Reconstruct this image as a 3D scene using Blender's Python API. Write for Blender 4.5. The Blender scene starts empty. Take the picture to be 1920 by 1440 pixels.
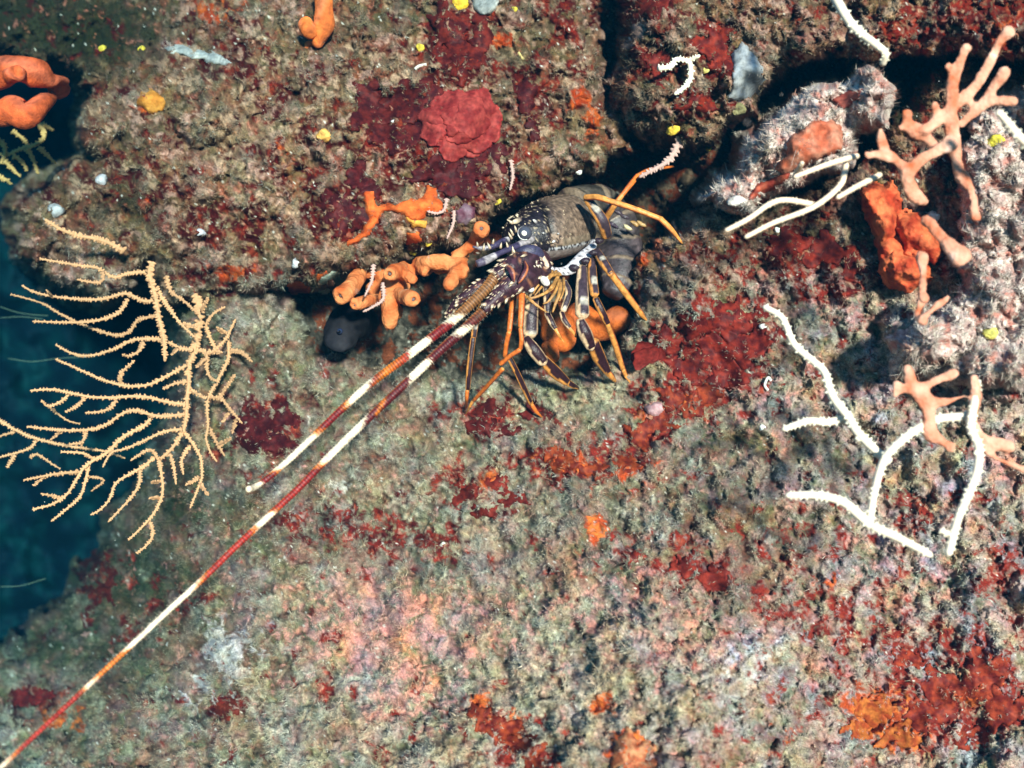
import bpy, math, random
import numpy as np
from mathutils import Vector, Matrix
from mathutils.bvhtree import BVHTree

random.seed(7)
rng = np.random.default_rng(11)
scene = bpy.context.scene
COL = scene.collection

# ------------------------------------------------------------------ camera
CAMD = 1.5                                   # camera stands 1.5 m in front of the lobster
K = 2 * math.tan(math.radians(27.5)) / 1920.0
cam = bpy.data.objects.new('camera', bpy.data.cameras.new('camera'))
COL.objects.link(cam)
cam.location = (0, -CAMD, 0)
cam.rotation_euler = (math.radians(90), 0, 0)
cam.data.sensor_width = 36.0
cam.data.angle = math.radians(55)
cam.data.clip_start = 0.01
cam.data.clip_end = 200
cam.data.dof.use_dof = True
cam.data.dof.focus_distance = 1.46
cam.data.dof.aperture_fstop = 2.5
scene.camera = cam

# ------------------------------------------------------------------ light
SUN_D = Vector((-0.27, 1.0, -0.17)).normalized()
world = bpy.data.worlds.new('World')
scene.world = world
world.use_nodes = True
wn = world.node_tree
sky = wn.nodes.new('ShaderNodeTexSky')
sky.sky_type = 'NISHITA'
sky.sun_disc = False
sky.ozone_density = 6.0
sky.dust_density = 0.0
sky.sun_elevation = math.asin(-SUN_D.z)
sky.sun_rotation = math.atan2(-SUN_D.x, -SUN_D.y)
wn.links.new(sky.outputs[0], wn.nodes['Background'].inputs[0])
wn.nodes['Background'].inputs[1].default_value = 0.09
sun = bpy.data.objects.new('sun', bpy.data.lights.new('sun', 'SUN'))
COL.objects.link(sun)
sun.data.energy = 4.6
sun.data.angle = math.radians(5)   # strobe-like, softened by the water
sun.data.color = (1.0, 0.60, 0.525)
sun.rotation_euler = SUN_D.to_track_quat('-Z', 'Y').to_euler()
sun.location = (1.5, -3, 1)
vs = scene.view_settings
vs.view_transform = 'Standard'
vs.look = 'None'
vs.exposure = 2.08
vs.gamma = 1.0
vs.use_curve_mapping = False

HAZE = 0.26                                   # density of the sea water
# ------------------------------------------------------------------ helpers
def P(px, py, Y):
    d = K * (Y + CAMD)
    return Vector(((px - 960) * d, Y, (720 - py) * d))

def mm(px, Y=0.0):
    """pixels of the photograph to metres at depth Y"""
    return px * K * (Y + CAMD)

_perm = np.random.default_rng(3).permutation(512).astype(np.int64)
_perm = np.concatenate([_perm, _perm, _perm])
_ga = np.random.default_rng(5).uniform(0, 2 * np.pi, 512)
_gx, _gy = np.cos(_ga), np.sin(_ga)

def perlin(x, y, seed=0):
    x = x + seed * 17.31; y = y + seed * 9.77
    xi = np.floor(x).astype(np.int64); yi = np.floor(y).astype(np.int64)
    xf = x - xi; yf = y - yi
    xi &= 511; yi &= 511
    u = xf * xf * xf * (xf * (xf * 6 - 15) + 10)
    v = yf * yf * yf * (yf * (yf * 6 - 15) + 10)
    def g(ix, iy, fx, fy):
        h = _perm[(_perm[ix & 511] + iy) & 511]
        return _gx[h] * fx + _gy[h] * fy
    a = g(xi, yi, xf, yf); b = g(xi + 1, yi, xf - 1, yf)
    c = g(xi, yi + 1, xf, yf - 1); d = g(xi + 1, yi + 1, xf - 1, yf - 1)
    return (a + u * (b - a)) * (1 - v) + (c + u * (d - c)) * v

def fbm(x, y, size, octv=4, seed=0, gain=0.5):
    s = np.zeros_like(x); amp = 1.0; f = 1.0 / size
    for o in range(octv):
        s += amp * perlin(x * f, y * f, seed + o * 3.7)
        amp *= gain; f *= 2.03
    return s

def sstep(a, b, x):
    t = np.clip((x - a) / (b - a), 0, 1)
    return t * t * (3 - 2 * t)

def lerp3(a, b, t):
    return a + (np.asarray(b) - a) * t[..., None]

def sdist(px, py, poly):
    """signed distance to a polygon, positive inside"""
    poly = np.asarray(poly, float)
    best = np.full(px.shape, 1e18); ins = np.zeros(px.shape, bool)
    n = len(poly)
    for i in range(n):
        x0, y0 = poly[i]; x1, y1 = poly[(i + 1) % n]
        ex, ey = x1 - x0, y1 - y0
        t = np.clip(((px - x0) * ex + (py - y0) * ey) / (ex * ex + ey * ey + 1e-9), 0, 1)
        dx = px - (x0 + t * ex); dy = py - (y0 + t * ey)
        best = np.minimum(best, dx * dx + dy * dy)
        c = ((y0 > py) != (y1 > py))
        ins ^= c & (px < (x1 - x0) * (py - y0) / (y1 - y0 + 1e-12) + x0)
    d = np.sqrt(best)
    return np.where(ins, d, -d)

def tps(ctrl):
    c = np.asarray(ctrl, float); p = c[:, :2] / 1000.0; n = len(c)
    def U(r2): return np.where(r2 > 1e-12, 0.5 * r2 * np.log(r2 + 1e-12), 0)
    r2 = ((p[:, None] - p[None]) ** 2).sum(-1)
    A = np.zeros((n + 3, n + 3)); A[:n, :n] = U(r2) + 0.004 * np.eye(n)
    A[:n, n] = 1; A[:n, n + 1:] = p; A[n, :n] = 1; A[n + 1:, :n] = p.T
    w = np.linalg.solve(A, np.concatenate([c[:, 2], [0, 0, 0]]))
    def ev(px, py):
        x = px / 1000.0; y = py / 1000.0
        s = w[n] + w[n + 1] * x + w[n + 2] * y
        for i in range(n):
            s = s + w[i] * U((x - p[i, 0]) ** 2 + (y - p[i, 1]) ** 2)
        return s
    return ev

# ------------------------------------------------------------------ materials
MATS = {}
def painted(name, rough=0.5, spec=0.4, noise_scale=300, noise_amt=0.25, bump=0.0, bscale=400, sss=0.0, gain=1.0):
    """procedural material: vertex pigment broken up by noise, fine relief"""
    if name in MATS: return MATS[name]
    m = bpy.data.materials.new(name); m.use_nodes = True
    nt = m.node_tree; b = nt.nodes['Principled BSDF']
    a = nt.nodes.new('ShaderNodeAttribute'); a.attribute_name = 'Col'
    tc = nt.nodes.new('ShaderNodeTexCoord')
    n = nt.nodes.new('ShaderNodeTexNoise'); n.inputs['Scale'].default_value = noise_scale
    n.inputs['Detail'].default_value = 5
    nt.links.new(tc.outputs['Object'], n.inputs['Vector'])
    mr = nt.nodes.new('ShaderNodeMapRange')
    mr.inputs['From Min'].default_value = 0.3; mr.inputs['From Max'].default_value = 0.7
    mr.inputs['To Min'].default_value = gain * (1 - noise_amt); mr.inputs['To Max'].default_value = gain * (1 + noise_amt)
    nt.links.new(n.outputs['Fac'], mr.inputs['Value'])
    vm = nt.nodes.new('ShaderNodeVectorMath'); vm.operation = 'SCALE'
    nt.links.new(a.outputs['Color'], vm.inputs[0]); nt.links.new(mr.outputs[0], vm.inputs['Scale'])
    nt.links.new(vm.outputs[0], b.inputs['Base Color'])
    b.inputs['Roughness'].default_value = rough
    b.inputs['Specular IOR Level'].default_value = spec
    if sss:
        b.inputs['Subsurface Weight'].default_value = sss
        b.inputs['Subsurface Radius'].default_value = (0.006, 0.003, 0.0015)
        b.inputs['Subsurface Scale'].default_value = 1.0
    if bump:
        n2 = nt.nodes.new('ShaderNodeTexNoise'); n2.inputs['Scale'].default_value = bscale
        n2.inputs['Detail'].default_value = 6
        nt.links.new(tc.outputs['Object'], n2.inputs['Vector'])
        bp = nt.nodes.new('ShaderNodeBump'); bp.inputs['Strength'].default_value = bump
        bp.inputs['Distance'].default_value = 0.002
        nt.links.new(n2.outputs['Fac'], bp.inputs['Height'])
        nt.links.new(bp.outputs[0], b.inputs['Normal'])
    if 'sponge' in name:
        vo = nt.nodes.new('ShaderNodeTexVoronoi'); vo.inputs['Scale'].default_value = 260
        nt.links.new(tc.outputs['Object'], vo.inputs['Vector'])
        b2 = nt.nodes.new('ShaderNodeBump'); b2.inputs['Strength'].default_value = .5; b2.inputs['Distance'].default_value = .0012
        nt.links.new(vo.outputs['Distance'], b2.inputs['Height']); nt.links.new(bp.outputs[0], b2.inputs['Normal'])
        nt.links.new(b2.outputs[0], b.inputs['Normal'])
    MATS[name] = m
    return m

M_ROCK = painted('encrusted_rock', 0.85, 0.06, 350, 0.35, 0.7, 420, gain=.74)
M_TURF = painted('algal_turf', 0.8, 0.06, 200, 0.15, gain=.76)
M_SHELL = painted('lobster_shell', 0.38, 0.25, 160, 0.40, 0.4, 420, gain=.66)
M_SPONGE = painted('sponge_tissue', 0.75, 0.12, 70, 0.42, 0.8, 260, 0.1, gain=.78)
M_ALGA = painted('red_alga', 0.6, 0.10, 150, 0.35, 0.4, 300, gain=.55)
M_FAN = painted('gorgonian_tissue', 0.7, 0.10, 500, 0.12, gain=.64)
M_FISH = painted('fish_skin', 0.65, 0.06, 45, 0.6, 0.7, 90, gain=.42)
M_EYE = painted('eye_gloss', 0.12, 0.6, 100, 0.02, gain=.7)

def cattr(me, cols):
    at = me.color_attributes.new('Col', 'FLOAT_COLOR', 'POINT')
    c = np.ones((len(me.vertices), 4), np.float32)
    c[:, :3] = np.clip(np.asarray(cols, np.float32), 0, 1)
    at.data.foreach_set('color', c.ravel())

def mesh_np(name, verts, faces, cols, mat, smooth=True):
    me = bpy.data.meshes.new(name)
    nv, nf = len(verts), len(faces); k = faces.shape[1]
    me.vertices.add(nv); me.vertices.foreach_set('co', np.asarray(verts, np.float32).ravel())
    me.loops.add(nf * k); me.loops.foreach_set('vertex_index', faces.astype(np.int32).ravel())
    me.polygons.add(nf)
    me.polygons.foreach_set('loop_start', np.arange(0, nf * k, k, dtype=np.int32))
    me.polygons.foreach_set('loop_total', np.full(nf, k, np.int32))
    me.polygons.foreach_set('use_smooth', np.full(nf, smooth))
    me.update(calc_edges=True)
    cattr(me, cols)
    me.materials.append(mat)
    return me

def link(name, me, parent=None, loc=None):
    o = bpy.data.objects.new(name, me); COL.objects.link(o)
    if parent is not None: o.parent = parent
    if loc is not None: o.location = loc
    return o

def tag(o, label=None, cat=None, group=None, kind=None):
    if label: o['label'] = label
    if cat: o['category'] = cat
    if group: o['group'] = group
    if kind: o['kind'] = kind
    return o

def thing(name, label, cat, loc, group=None):
    o = bpy.data.objects.new(name, None); COL.objects.link(o)
    o.empty_display_size = 0.02; o.location = loc
    o['origin_offset'] = 0
    del o['origin_offset']
    return tag(o, label, cat, group)

def crom(pts, n):
    """Catmull-Rom resample of rows (any width) to n rows per span"""
    p = [np.asarray(q, float) for q in pts]
    p = [2 * p[0] - p[1]] + p + [2 * p[-1] - p[-2]]
    out = []
    for i in range(1, len(p) - 2):
        for j in range(n):
            t = j / n
            out.append(0.5 * ((2 * p[i]) + (p[i + 1] - p[i - 1]) * t + (2 * p[i - 1] - 5 * p[i] + 4 * p[i + 1] - p[i + 2]) * t * t
                              + (3 * p[i] - p[i - 1] - 3 * p[i + 1] + p[i + 2]) * t ** 3))
    out.append(p[-2])
    return out

class MB:
    """collects shapes in world space; build() links them as ONE mesh object"""
    def __init__(s): s.v = []; s.f = []; s.c = []
    def tube(s, pts, rad, sides=10, col=(.5, .5, .5), flat=1.0, colf=None, cap=True, bumpf=None):
        n = len(pts); base = len(s.v); pts = [Vector(p) for p in pts]
        view = Vector((0, -1, 0))
        for i in range(n):
            t = (pts[min(i + 1, n - 1)] - pts[max(i - 1, 0)])
            t = t.normalized() if t.length > 1e-9 else Vector((0, 0, 1))
            side = t.cross(view)
            side = side.normalized() if side.length > 1e-4 else Vector((1, 0, 0))
            nrm = side.cross(t).normalized()      # towards the viewer
            if nrm.y > 0: nrm = -nrm
            if i == 0:
                if side.x < -.05 or (abs(side.x) <= .05 and side.z < 0): side = -side
            elif side.dot(prev) < 0: side = -side
            prev = side
            r = rad[i] if hasattr(rad, '__len__') else rad
            for k in range(sides):
                a = 2 * math.pi * k / sides
                rr = r * (bumpf(i, a) if bumpf else 1)
                s.v.append(pts[i] + side * (math.cos(a) * rr) + nrm * (math.sin(a) * rr * flat))
                s.c.append(colf(i / max(n - 1, 1), a) if colf else col)
        for i in range(n - 1):
            for k in range(sides):
                a = base + i * sides + k; b = base + i * sides + (k + 1) % sides
                s.f.append((a, b, b + sides, a + sides))
        if cap:
            for i in (0, n - 1):
                s.v.append(pts[i]); s.c.append(s.c[base + i * sides])
                ci = len(s.v) - 1
                for k in range(sides):
                    a = base + i * sides + k; b = base + i * sides + (k + 1) % sides
                    s.f.append((a, b, ci) if i else (b, a, ci))
        return s
    def ball(s, c, r, col, seg=12, rings=8, sq=(1, 1, 1), rough=0.0, rot=None, colf=None):
        base = len(s.v); c = Vector(c); ph = random.random() * 50
        for i in range(rings + 1):
            th = math.pi * i / rings
            for k in range(seg):
                a = 2 * math.pi * k / seg
                d = Vector((math.sin(th) * math.cos(a), -math.cos(th), math.sin(th) * math.sin(a)))
                q = 1 + rough * (math.sin(3 * a + ph + 2 * th) * 0.5 + math.sin(5 * th + ph * 2 + 2 * a) * 0.5 + random.uniform(-.3, .3)) * math.sin(th)
                v = Vector((d.x * sq[0], d.y * sq[1], d.z * sq[2])) * r * q
                if rot is not None: v = rot @ v
                s.v.append(c + v); s.c.append(colf(d) if colf else col)
        for i in range(rings):
            for k in range(seg):
                a = base + i * seg + k; b = base + i * seg + (k + 1) % seg
                s.f.append((a, a + seg, b + seg, b))
        return s
    def cone(s, a, b, r, col, tip=None, sides=6):
        a = Vector(a); b = Vector(b); t = (b - a).normalized()
        u = t.orthogonal().normalized(); w = t.cross(u)
        base = len(s.v)
        for k in range(sides):
            an = 2 * math.pi * k / sides
            s.v.append(a + (u * math.cos(an) + w * math.sin(an)) * r); s.c.append(col)
        for k in range(sides):
            an = 2 * math.pi * k / sides
            s.v.append(a.lerp(b, .55) + (u * math.cos(an) + w * math.sin(an)) * r * .62); s.c.append(tip or col)
        s.v.append(b); s.c.append(tip or col)
        for k in range(sides):
            k2 = (k + 1) % sides
            s.f.append((base + k, base + k2, base + sides + k2, base + sides + k))
            s.f.append((base + sides + k, base + sides + k2, base + 2 * sides))
        return s
    def build(s, name, mat, parent=None, origin=None, smooth=True):
        root = parent
        while root is not None and root.parent is not None: root = root.parent
        if origin is None:
            origin = root.location if root is not None else sum(s.v, Vector()) / len(s.v)
        org = Vector(origin)
        me = bpy.data.meshes.new(name)
        me.from_pydata([v - org for v in s.v], [], s.f)
        if smooth: me.polygons.foreach_set('use_smooth', [True] * len(me.polygons))
        cattr(me, s.c); me.materials.append(mat)
        o = link(name, me, parent)
        if parent is None: o.location = org
        return o

def jit(c, a=0.12):
    k = 1 + random.uniform(-a, a)
    return tuple(x * k for x in c)

# ================================================================== REEF
G = 3.0
gx = np.arange(-330, 2260, G); gy = np.arange(-270, 1720, G)
PX, PY = np.meshgrid(gx, gy)

f_floor = tps([(0, 1440, 0.34), (-300, 1440, 0.6), (0, 1200, 0.75), (200, 1050, 0.46), (300, 900, 0.27), (350, 700, 0.18), (450, 650, 0.07), (560, 620, 0.09),
    (700, 700, 0.07), (850, 720, 0.05), (1000, 740, 0.02), (1100, 700, 0), (1200, 600, -0.02), (1250, 480, -0.03), (1320, 420, -0.05),
    (1450, 480, -0.0415), (1500, 600, -0.051), (1600, 500, -0.0638), (1750, 350, -0.083), (1850, 250, -0.0891), (1900, 600, -0.108), (1700, 700, -0.0765),
    (1900, 900, -0.118), (1700, 1000, -0.0924), (1900, 1300, -0.134), (1600, 1400, -0.121), (1300, 1440, -0.33), (1300, 1200, -0.24), (1000, 1400, -0.26),
    (1000, 1150, -0.15), (1000, 950, -0.07), (700, 950, 0.02), (700, 1200, -0.07), (700, 1440, -0.16), (350, 1440, 0.04), (400, 1200, 0.06),
    (450, 1000, 0.08), (1300, 900, -0.1), (1300, 750, -0.05), (2250, 600, -0.144), (2250, 1700, -0.16), (900, 1700, -0.35), (-300, 1700, 0.4)])
f_ledge = tps([(0, 380, .24), (100, 450, .2), (150, 250, .2), (0, 0, .42), (200, 50, .32), (400, 30, .22), (300, 200, .1), (400, 350, .02), (300, 450, .09),
    (450, 480, .03), (600, 480, -.04), (600, 300, -.03), (750, 430, -.06), (700, 150, .02), (850, 250, -.03), (850, 400, -.06), (1000, 330, -.02),
    (1000, 150, .0), (900, 0, .07), (600, 0, .11), (1100, 200, .02), (1100, 0, .06), (-300, -250, .6), (-300, 100, .55), (700, -250, .25), (1100, -250, .2)])
f_bould = tps([(1200, 50, .0), (1250, 230, -.03), (1350, 150, -.07), (1400, 0, -.06), (1600, 60, -.13), (1800, 50, -.18), (1920, 0, -.2), (2250, 0, -.3), (1400, -250, .08), (2250, -250, -.15)])

LEDGE = [(-600, -600), (-600, 40), (-100, 70), (0, 95), (135, 140), (172, 175), (160, 230), (168, 295), (85, 348), (36, 388), (44, 470), (92, 498), (112, 545),
         (190, 560), (280, 520), (330, 580), (440, 540), (540, 550), (620, 525), (700, 505), (800, 475), (880, 445), (935, 405), (1000, 372),
         (1060, 338), (1140, 312), (1190, 275), (1172, 222), (1128, 150), (1118, 60), (1112, -600)]
BOULD = [(1175, -600), (1172, 60), (1140, 160), (1162, 225), (1220, 272), (1290, 288), (1345, 250), (1405, 205), (1445, 140), (1560, 100), (1640, 125), (1740, 90), (1840, 110), (2600, 60), (2600, -600)]
FLOOR = [(-600, 1400), (-300, 1310), (0, 1215), (90, 1165), (172, 1062), (225, 965), (300, 855), (330, 760), (338, 640), (338, 545), (440, 470), (525, 510),
         (566, 592), (600, 660), (720, 690), (860, 700), (1000, 690), (1100, 690), (1165, 640), (1200, 570), (1188, 500), (1230, 450), (1290, 405),
         (1345, 385), (1480, 370), (1640, 300), (1680, 200), (1760, 130), (2600, 60), (2600, 2200), (-600, 2200)]
OYST = [(1322, 372), (1350, 340), (1388, 325), (1398, 272), (1440, 222), (1490, 182), (1560, 158), (1640, 128), (1665, 170), (1650, 235), (1606, 245), (1592, 300), (1510, 335), (1430, 380), (1392, 402), (1345, 390)]

RMASS = [(1830, 235), (1800, 300), (1806, 400), (1815, 470), (1785, 560), (1730, 596), (1665, 645), (1680, 700), (1790, 722), (1900, 735), (2600, 760), (2600, 60), (1960, 150), (1860, 180)]
wx = fbm(PX, PY, 70, 4, 1) * 26; wy = fbm(PX, PY, 70, 4, 2) * 26
def layer(f, poly, w, lip, slope, warp=1.0):
    d = sdist(PX + wx * warp, PY + wy * warp, poly)
    t = np.clip(d / w, 0, 1)
    y = f + lip * (1 - np.sqrt(1 - (1 - t) ** 2))
    return np.where(d < 0, f + lip - d * slope, y), d

y_floor, d_floor = layer(f_floor(PX, PY), FLOOR, 60, .09, .03)
y_ledge, d_ledge = layer(f_ledge(PX, PY), LEDGE, 50, .11, .03)
y_bould, d_bould = layer(f_bould(PX, PY), BOULD, 60, .10, .012)
y_oyst, d_oyst = layer(np.full(PX.shape, -.165) + (PX - 1480) * -.00025, OYST, 40, .05, .012, .6)
y_rm, d_rm = layer(np.full(PX.shape, -.175) - (PX - 1750) * .00012 + .03 * fbm(PX, PY, 120, 3, 9), RMASS, 70, .06, .006, 1.2)
# back wall of the hole, only right of the open water
crev = .22 + .05 * fbm(PX, PY, 90, 3, 8) + np.where(PX < 470, (470 - PX) * .02, 0) + np.where(PY < 230, 0.05, 0)
stack = np.stack([y_floor, y_ledge, y_bould, y_oyst, crev, y_rm])
YB = stack.min(0)
which = stack.argmin(0)

# named lumps that stand proud of the wall
def lump(cx, cy, rx, ry, h, ang=0):
    c, s = math.cos(ang), math.sin(ang)
    u = ((PX - cx) * c + (PY - cy) * s) / rx; v = (-(PX - cx) * s + (PY - cy) * c) / ry
    r = u * u + v * v
    return np.where(r < 1, h * np.sqrt(np.clip(1 - r, 0, 1)), 0)
LUMPS = [(385, 200, 62, 80, .05, .3), (300, 445, 75, 45, .045, 0), (70, 430, 55, 60, .03, 0), (190, 225, 50, 70, .03, .2), (470, 560, 90, 60, .02, 0),
         (1260, 120, 90, 120, .03, 0), (1460, 900, 120, 60, .02, -.3), (1620, 860, 90, 70, -.03, 0), (960, 820, 120, 60, .02, .1),
         (640, 250, 70, 60, .02, 0), (1280, 560, 70, 90, .03, .2), (1740, 620, 90, 60, .06, 0), (1860, 700, 90, 60, .05, 0), (560, 930, 90, 50, .02, -.6),
         (320, 1180, 120, 50, .03, -.7), (250, 1330, 130, 60, .03, -.6), (1200, 440, 40, 60, .02, .3), (1320, 1330, 140, 70, .03, .3), (830, 1180, 130, 60, .02, .1)]
for L_ in LUMPS:
    YB -= lump(*L_) * (1 + .3 * perlin(PX / 20, PY / 20, 4))

# ---- pigment masks, some also carrying painted strobe light and falloff
n120 = fbm(PX, PY, 120, 4, 21); n50 = fbm(PX, PY, 50, 5, 22, .6); n22 = fbm(PX, PY, 24, 4, 23, .6); n9 = fbm(PX, PY, 10, 3, 24, .65)
n5 = fbm(PX, PY, 6.5, 2, 25); nA = fbm(PX, PY, 38, 5, 26, .62); nB = fbm(PX, PY, 30, 5, 27, .62); nC = fbm(PX, PY, 60, 4, 28, .6)
white = rng.normal(0, 1, PX.shape)

def blobs(lst):
    w = np.zeros(PX.shape)
    for b in lst:
        cx, cy, rx, ry, s = b[:5]; a = b[5] if len(b) > 5 else 0
        c, sn = math.cos(a), math.sin(a)
        u = ((PX - cx) * c + (PY - cy) * sn) / rx; v = (-(PX - cx) * sn + (PY - cy) * c) / ry
        w = np.maximum(w, s * np.exp(-(u * u + v * v)))
    return w
W_red = blobs([(800, 250, 130, 75, 1), (860, 90, 60, 100, .95), (860, 340, 90, 40, 1), (640, 400, 60, 45, .9), (690, 350, 50, 40, .6), (560, 330, 60, 50, .45), (440, 100, 60, 50, .4),
    (1000, 170, 40, 60, .7), (1060, 40, 50, 60, .5), (1220, 120, 50, 40, .6), (1340, 90, 45, 50, .8), (1310, 190, 40, 30, .7), (1200, 20, 60, 30, .6), (400, 520, 60, 30, .6), (430, 420, 120, 50, .45), (250, 330, 90, 60, .3), (560, 250, 60, 40, .45), (520, 180, 50, 50, .45),
    (490, 800, 75, 65, .9), (620, 990, 120, 60, .5), (720, 1000, 90, 60, .6), (820, 1020, 60, 40, .7), (900, 900, 90, 50, .55), (920, 780, 80, 45, .65), (1000, 770, 60, 40, .4),
    (1050, 870, 90, 45, .65), (1150, 860, 90, 45, .7), (1220, 800, 50, 50, .6), (1330, 660, 90, 90, 1), (1260, 740, 80, 50, .9), (1400, 620, 60, 60, .8), (1280, 600, 40, 40, .6), (1400, 700, 70, 40, .7), (1500, 470, 90, 40, .7), (1560, 520, 70, 60, .5), (1380, 500, 60, 40, .4),
    (1280, 1060, 60, 40, .6), (1340, 1080, 60, 40, .6), (1180, 1040, 60, 40, .4), (420, 1330, 40, 30, .9), (600, 1290, 30, 40, .7), (640, 1200, 30, 30, .4), (720, 1400, 40, 30, .6), (900, 1350, 60, 40, .6), (970, 1400, 60, 50, .7), (1020, 1430, 60, 30, .7),
    (1740, 1330, 120, 70, .8), (1850, 1290, 80, 80, .9), (1680, 1210, 70, 50, .6), (1600, 1160, 60, 50, .5), (1720, 970, 60, 40, .5), (1480, 1130, 90, 60, .35), (1500, 1000, 80, 40, .35), (1780, 1200, 60, 40, .6), (1880, 1080, 60, 60, .5),
    (180, 1080, 50, 60, .6), (330, 1120, 60, 50, .45), (60, 1310, 50, 30, .8), (230, 1170, 60, 30, .3), (1850, 40, 70, 50, .8), (1700, 60, 70, 40, .5), (1480, 300, 40, 40, .3)])
W_or = blobs([(1060, 865, 70, 25, .9), (1180, 880, 50, 30, .8), (1120, 985, 28, 26, 1.2), (1210, 800, 40, 40, .6), (1300, 760, 60, 40, .5), (920, 905, 24, 24, 1), (1640, 1330, 70, 45, 1.3), (1690, 1380, 60, 40, 1.1), (1820, 1300, 60, 50, .7),
    (1180, 1405, 50, 40, 1.2), (1130, 1320, 28, 24, 1.1), (900, 1330, 40, 40, .8), (960, 1360, 30, 40, .8), (400, 20, 60, 30, .9), (940, 75, 26, 16, 1.2), (280, 190, 36, 24, 1.1), (1090, 185, 30, 26, 1.2), (1110, 220, 28, 40, .9), (1240, 490, 30, 20, .6), (1880, 60, 60, 40, .7),
    (530, 290, 18, 26, .7), (430, 515, 40, 22, .9), (110, 1350, 50, 40, .9), (1260, 400, 30, 20, 1), (1200, 490, 22, 18, 1.2), (1040, 620, 60, 50, 1.2), (1560, 1090, 50, 30, .6), (1480, 1370, 60, 40, .4)])
W_pk = blobs([(720, 1180, 170, 90, 1), (660, 1120, 90, 50, .8), (760, 1300, 120, 60, .8), (900, 1180, 120, 60, .5), (1480, 520, 90, 50, .8), (1560, 560, 80, 60, .6), (1600, 720, 120, 80, .4), (1225, 770, 22, 16, 1.2), (1220, 480, 40, 50, .5), (1850, 900, 120, 90, .4), (1480, 250, 150, 100, .6), (1560, 1280, 120, 60, .4), (1150, 1130, 160, 90, .45), (1300, 1200, 160, 80, .5), (1700, 1080, 140, 70, .5), (1450, 760, 130, 70, .35), (440, 390, 80, 40, .4), (720, 280, 40, 50, .6)])
W_wh = blobs([(1400, 130, 34, 55, 1.2), (1390, 200, 30, 20, .8), (350, 95, 55, 16, 1, .25), (900, 12, 50, 22, 1.2), (430, 1220, 60, 70, .9), (380, 1300, 50, 60, .6), (640, 910, 30, 20, .9), (1700, 1235, 45, 18, 1.1, .5), (1400, 1250, 60, 60, .9), (1020, 200, 18, 30, .9), (720, 320, 20, 25, .8), (775, 345, 30, 12, .8), (560, 130, 40, 40, .6), (1660, 780, 40, 20, .6), (520, 380, 60, 50, .6), (1170, 1180, 60, 40, .5), (1460, 1200, 60, 40, .7)])
W_gr_dim = blobs([(150, 60, 190, 90, 1), (60, 40, 200, 80, 1), (230, 380, 90, 40, .6), (330, 950, 110, 90, .6), (250, 1080, 160, 110, .7), (150, 1200, 200, 90, .6), (600, 500, 120, 30, .5), (1200, 160, 60, 70, .4), (480, 700, 80, 60, .35), (980, 100, 50, 80, .4), (1700, 200, 60, 60, .9), (1700, 150, 60, 50, .9), (350, 1180, 150, 60, .4), (700, 40, 90, 40, .35), (1000, 400, 90, 60, .5)])
W_br = blobs([(1400, 1120, 100, 90, .9), (1300, 960, 60, 40, .5), (1530, 1050, 140, 70, .6), (1450, 900, 160, 80, .5), (1640, 850, 150, 90, .5), (200, 300, 70, 70, .6), (120, 440, 70, 60, .6), (1250, 40, 90, 40, .3)])
W_pale_lit = blobs([(1000, 1330, 300, 160, .7), (1350, 1280, 200, 100, 1), (700, 1300, 260, 150, .4), (900, 950, 200, 120, .35), (1100, 740, 150, 60, .5), (480, 270, 140, 100, .5), (500, 380, 120, 60, .5), (880, 720, 90, 40, .5), (1180, 620, 60, 60, .5), (1650, 1420, 150, 60, .7), (1830, 560, 120, 90, .6), (1850, 430, 80, 70, .5), (1760, 640, 90, 50, .6), (1200, 1240, 260, 110, .6), (1500, 1290, 160, 90, .7), (880, 1250, 220, 120, .45), (500, 600, 80, 40, .5)])

W_pale_lit = np.maximum(W_pale_lit, .8 * sstep(980, 1300, PY + 25 * n120) * sstep(250, 750, PX) * (.7 + .8 * n50))  # pale sediment, widened to paint strobe brightness along the bottom
W_pale_lit = np.maximum(W_pale_lit, 1.0 * sstep(1300, 1700, PX) * sstep(330, 560, PY) * (.8 + .9 * n50))  # strobe brightness on the right side, painted as paler rock
sh = lambda *a: np.ones(PX.shape + (3,)) * np.asarray(a)
nD = fbm(PX, PY, 26, 5, 29, .62); nE = fbm(PX, PY, 34, 5, 30, .62); nF = fbm(PX, PY, 18, 4, 31, .62); nG = fbm(PX, PY, 200, 3, 32)
nQ0 = fbm(PX, PY, 90, 4, 35, .6); nR1 = fbm(PX, PY, 110, 4, 36, .6); nR2 = fbm(PX, PY, 34, 5, 37, .64)
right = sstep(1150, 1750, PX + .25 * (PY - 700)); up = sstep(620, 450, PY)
tuft = sstep(-.45, .55, n22 + n9 * .45 + n50 * .6)
C = lerp3(sh(.085, .080, .058), (.27, .26, .20), tuft)
C = lerp3(C, (.52, .49, .39), sstep(.0, .75, n9 * .7 + n5 * .4 + n50 * .8 + nG * .5) * .75)
C = lerp3(C, (.10, .11, .055), sstep(.05, .35, nC + .3 * n9) * .65)                 # olive film
C = lerp3(C, (.23, .15, .17), sstep(-.05, .35, nD + .5 * n120) * (.25 + .65 * right))    # lilac coralline
C = lerp3(C, (.16, .060, .042), sstep(-.02, .32, nB * .9 + n120 * .4) * (.40 + .45 * up))
C = lerp3(C, (.28, .16, .10), sstep(.20, .40, nF) * .45)
C = lerp3(C, (.30, .165, .165), sstep(-.15, .35, nR1 + .4 * nD) * (.30 + .40 * right + .22 * sstep(850, 1200, PY)))
C = lerp3(C, (.13, .030, .026), sstep(.12, .34, nR2 + .35 * n9) * (.45 + .35 * right) * sstep(560, 700, PY))
C = lerp3(C, (.12, .06, .045), np.clip(W_br * 1.1 + n22 * .5 - .15, 0, 1) * .7)
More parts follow.
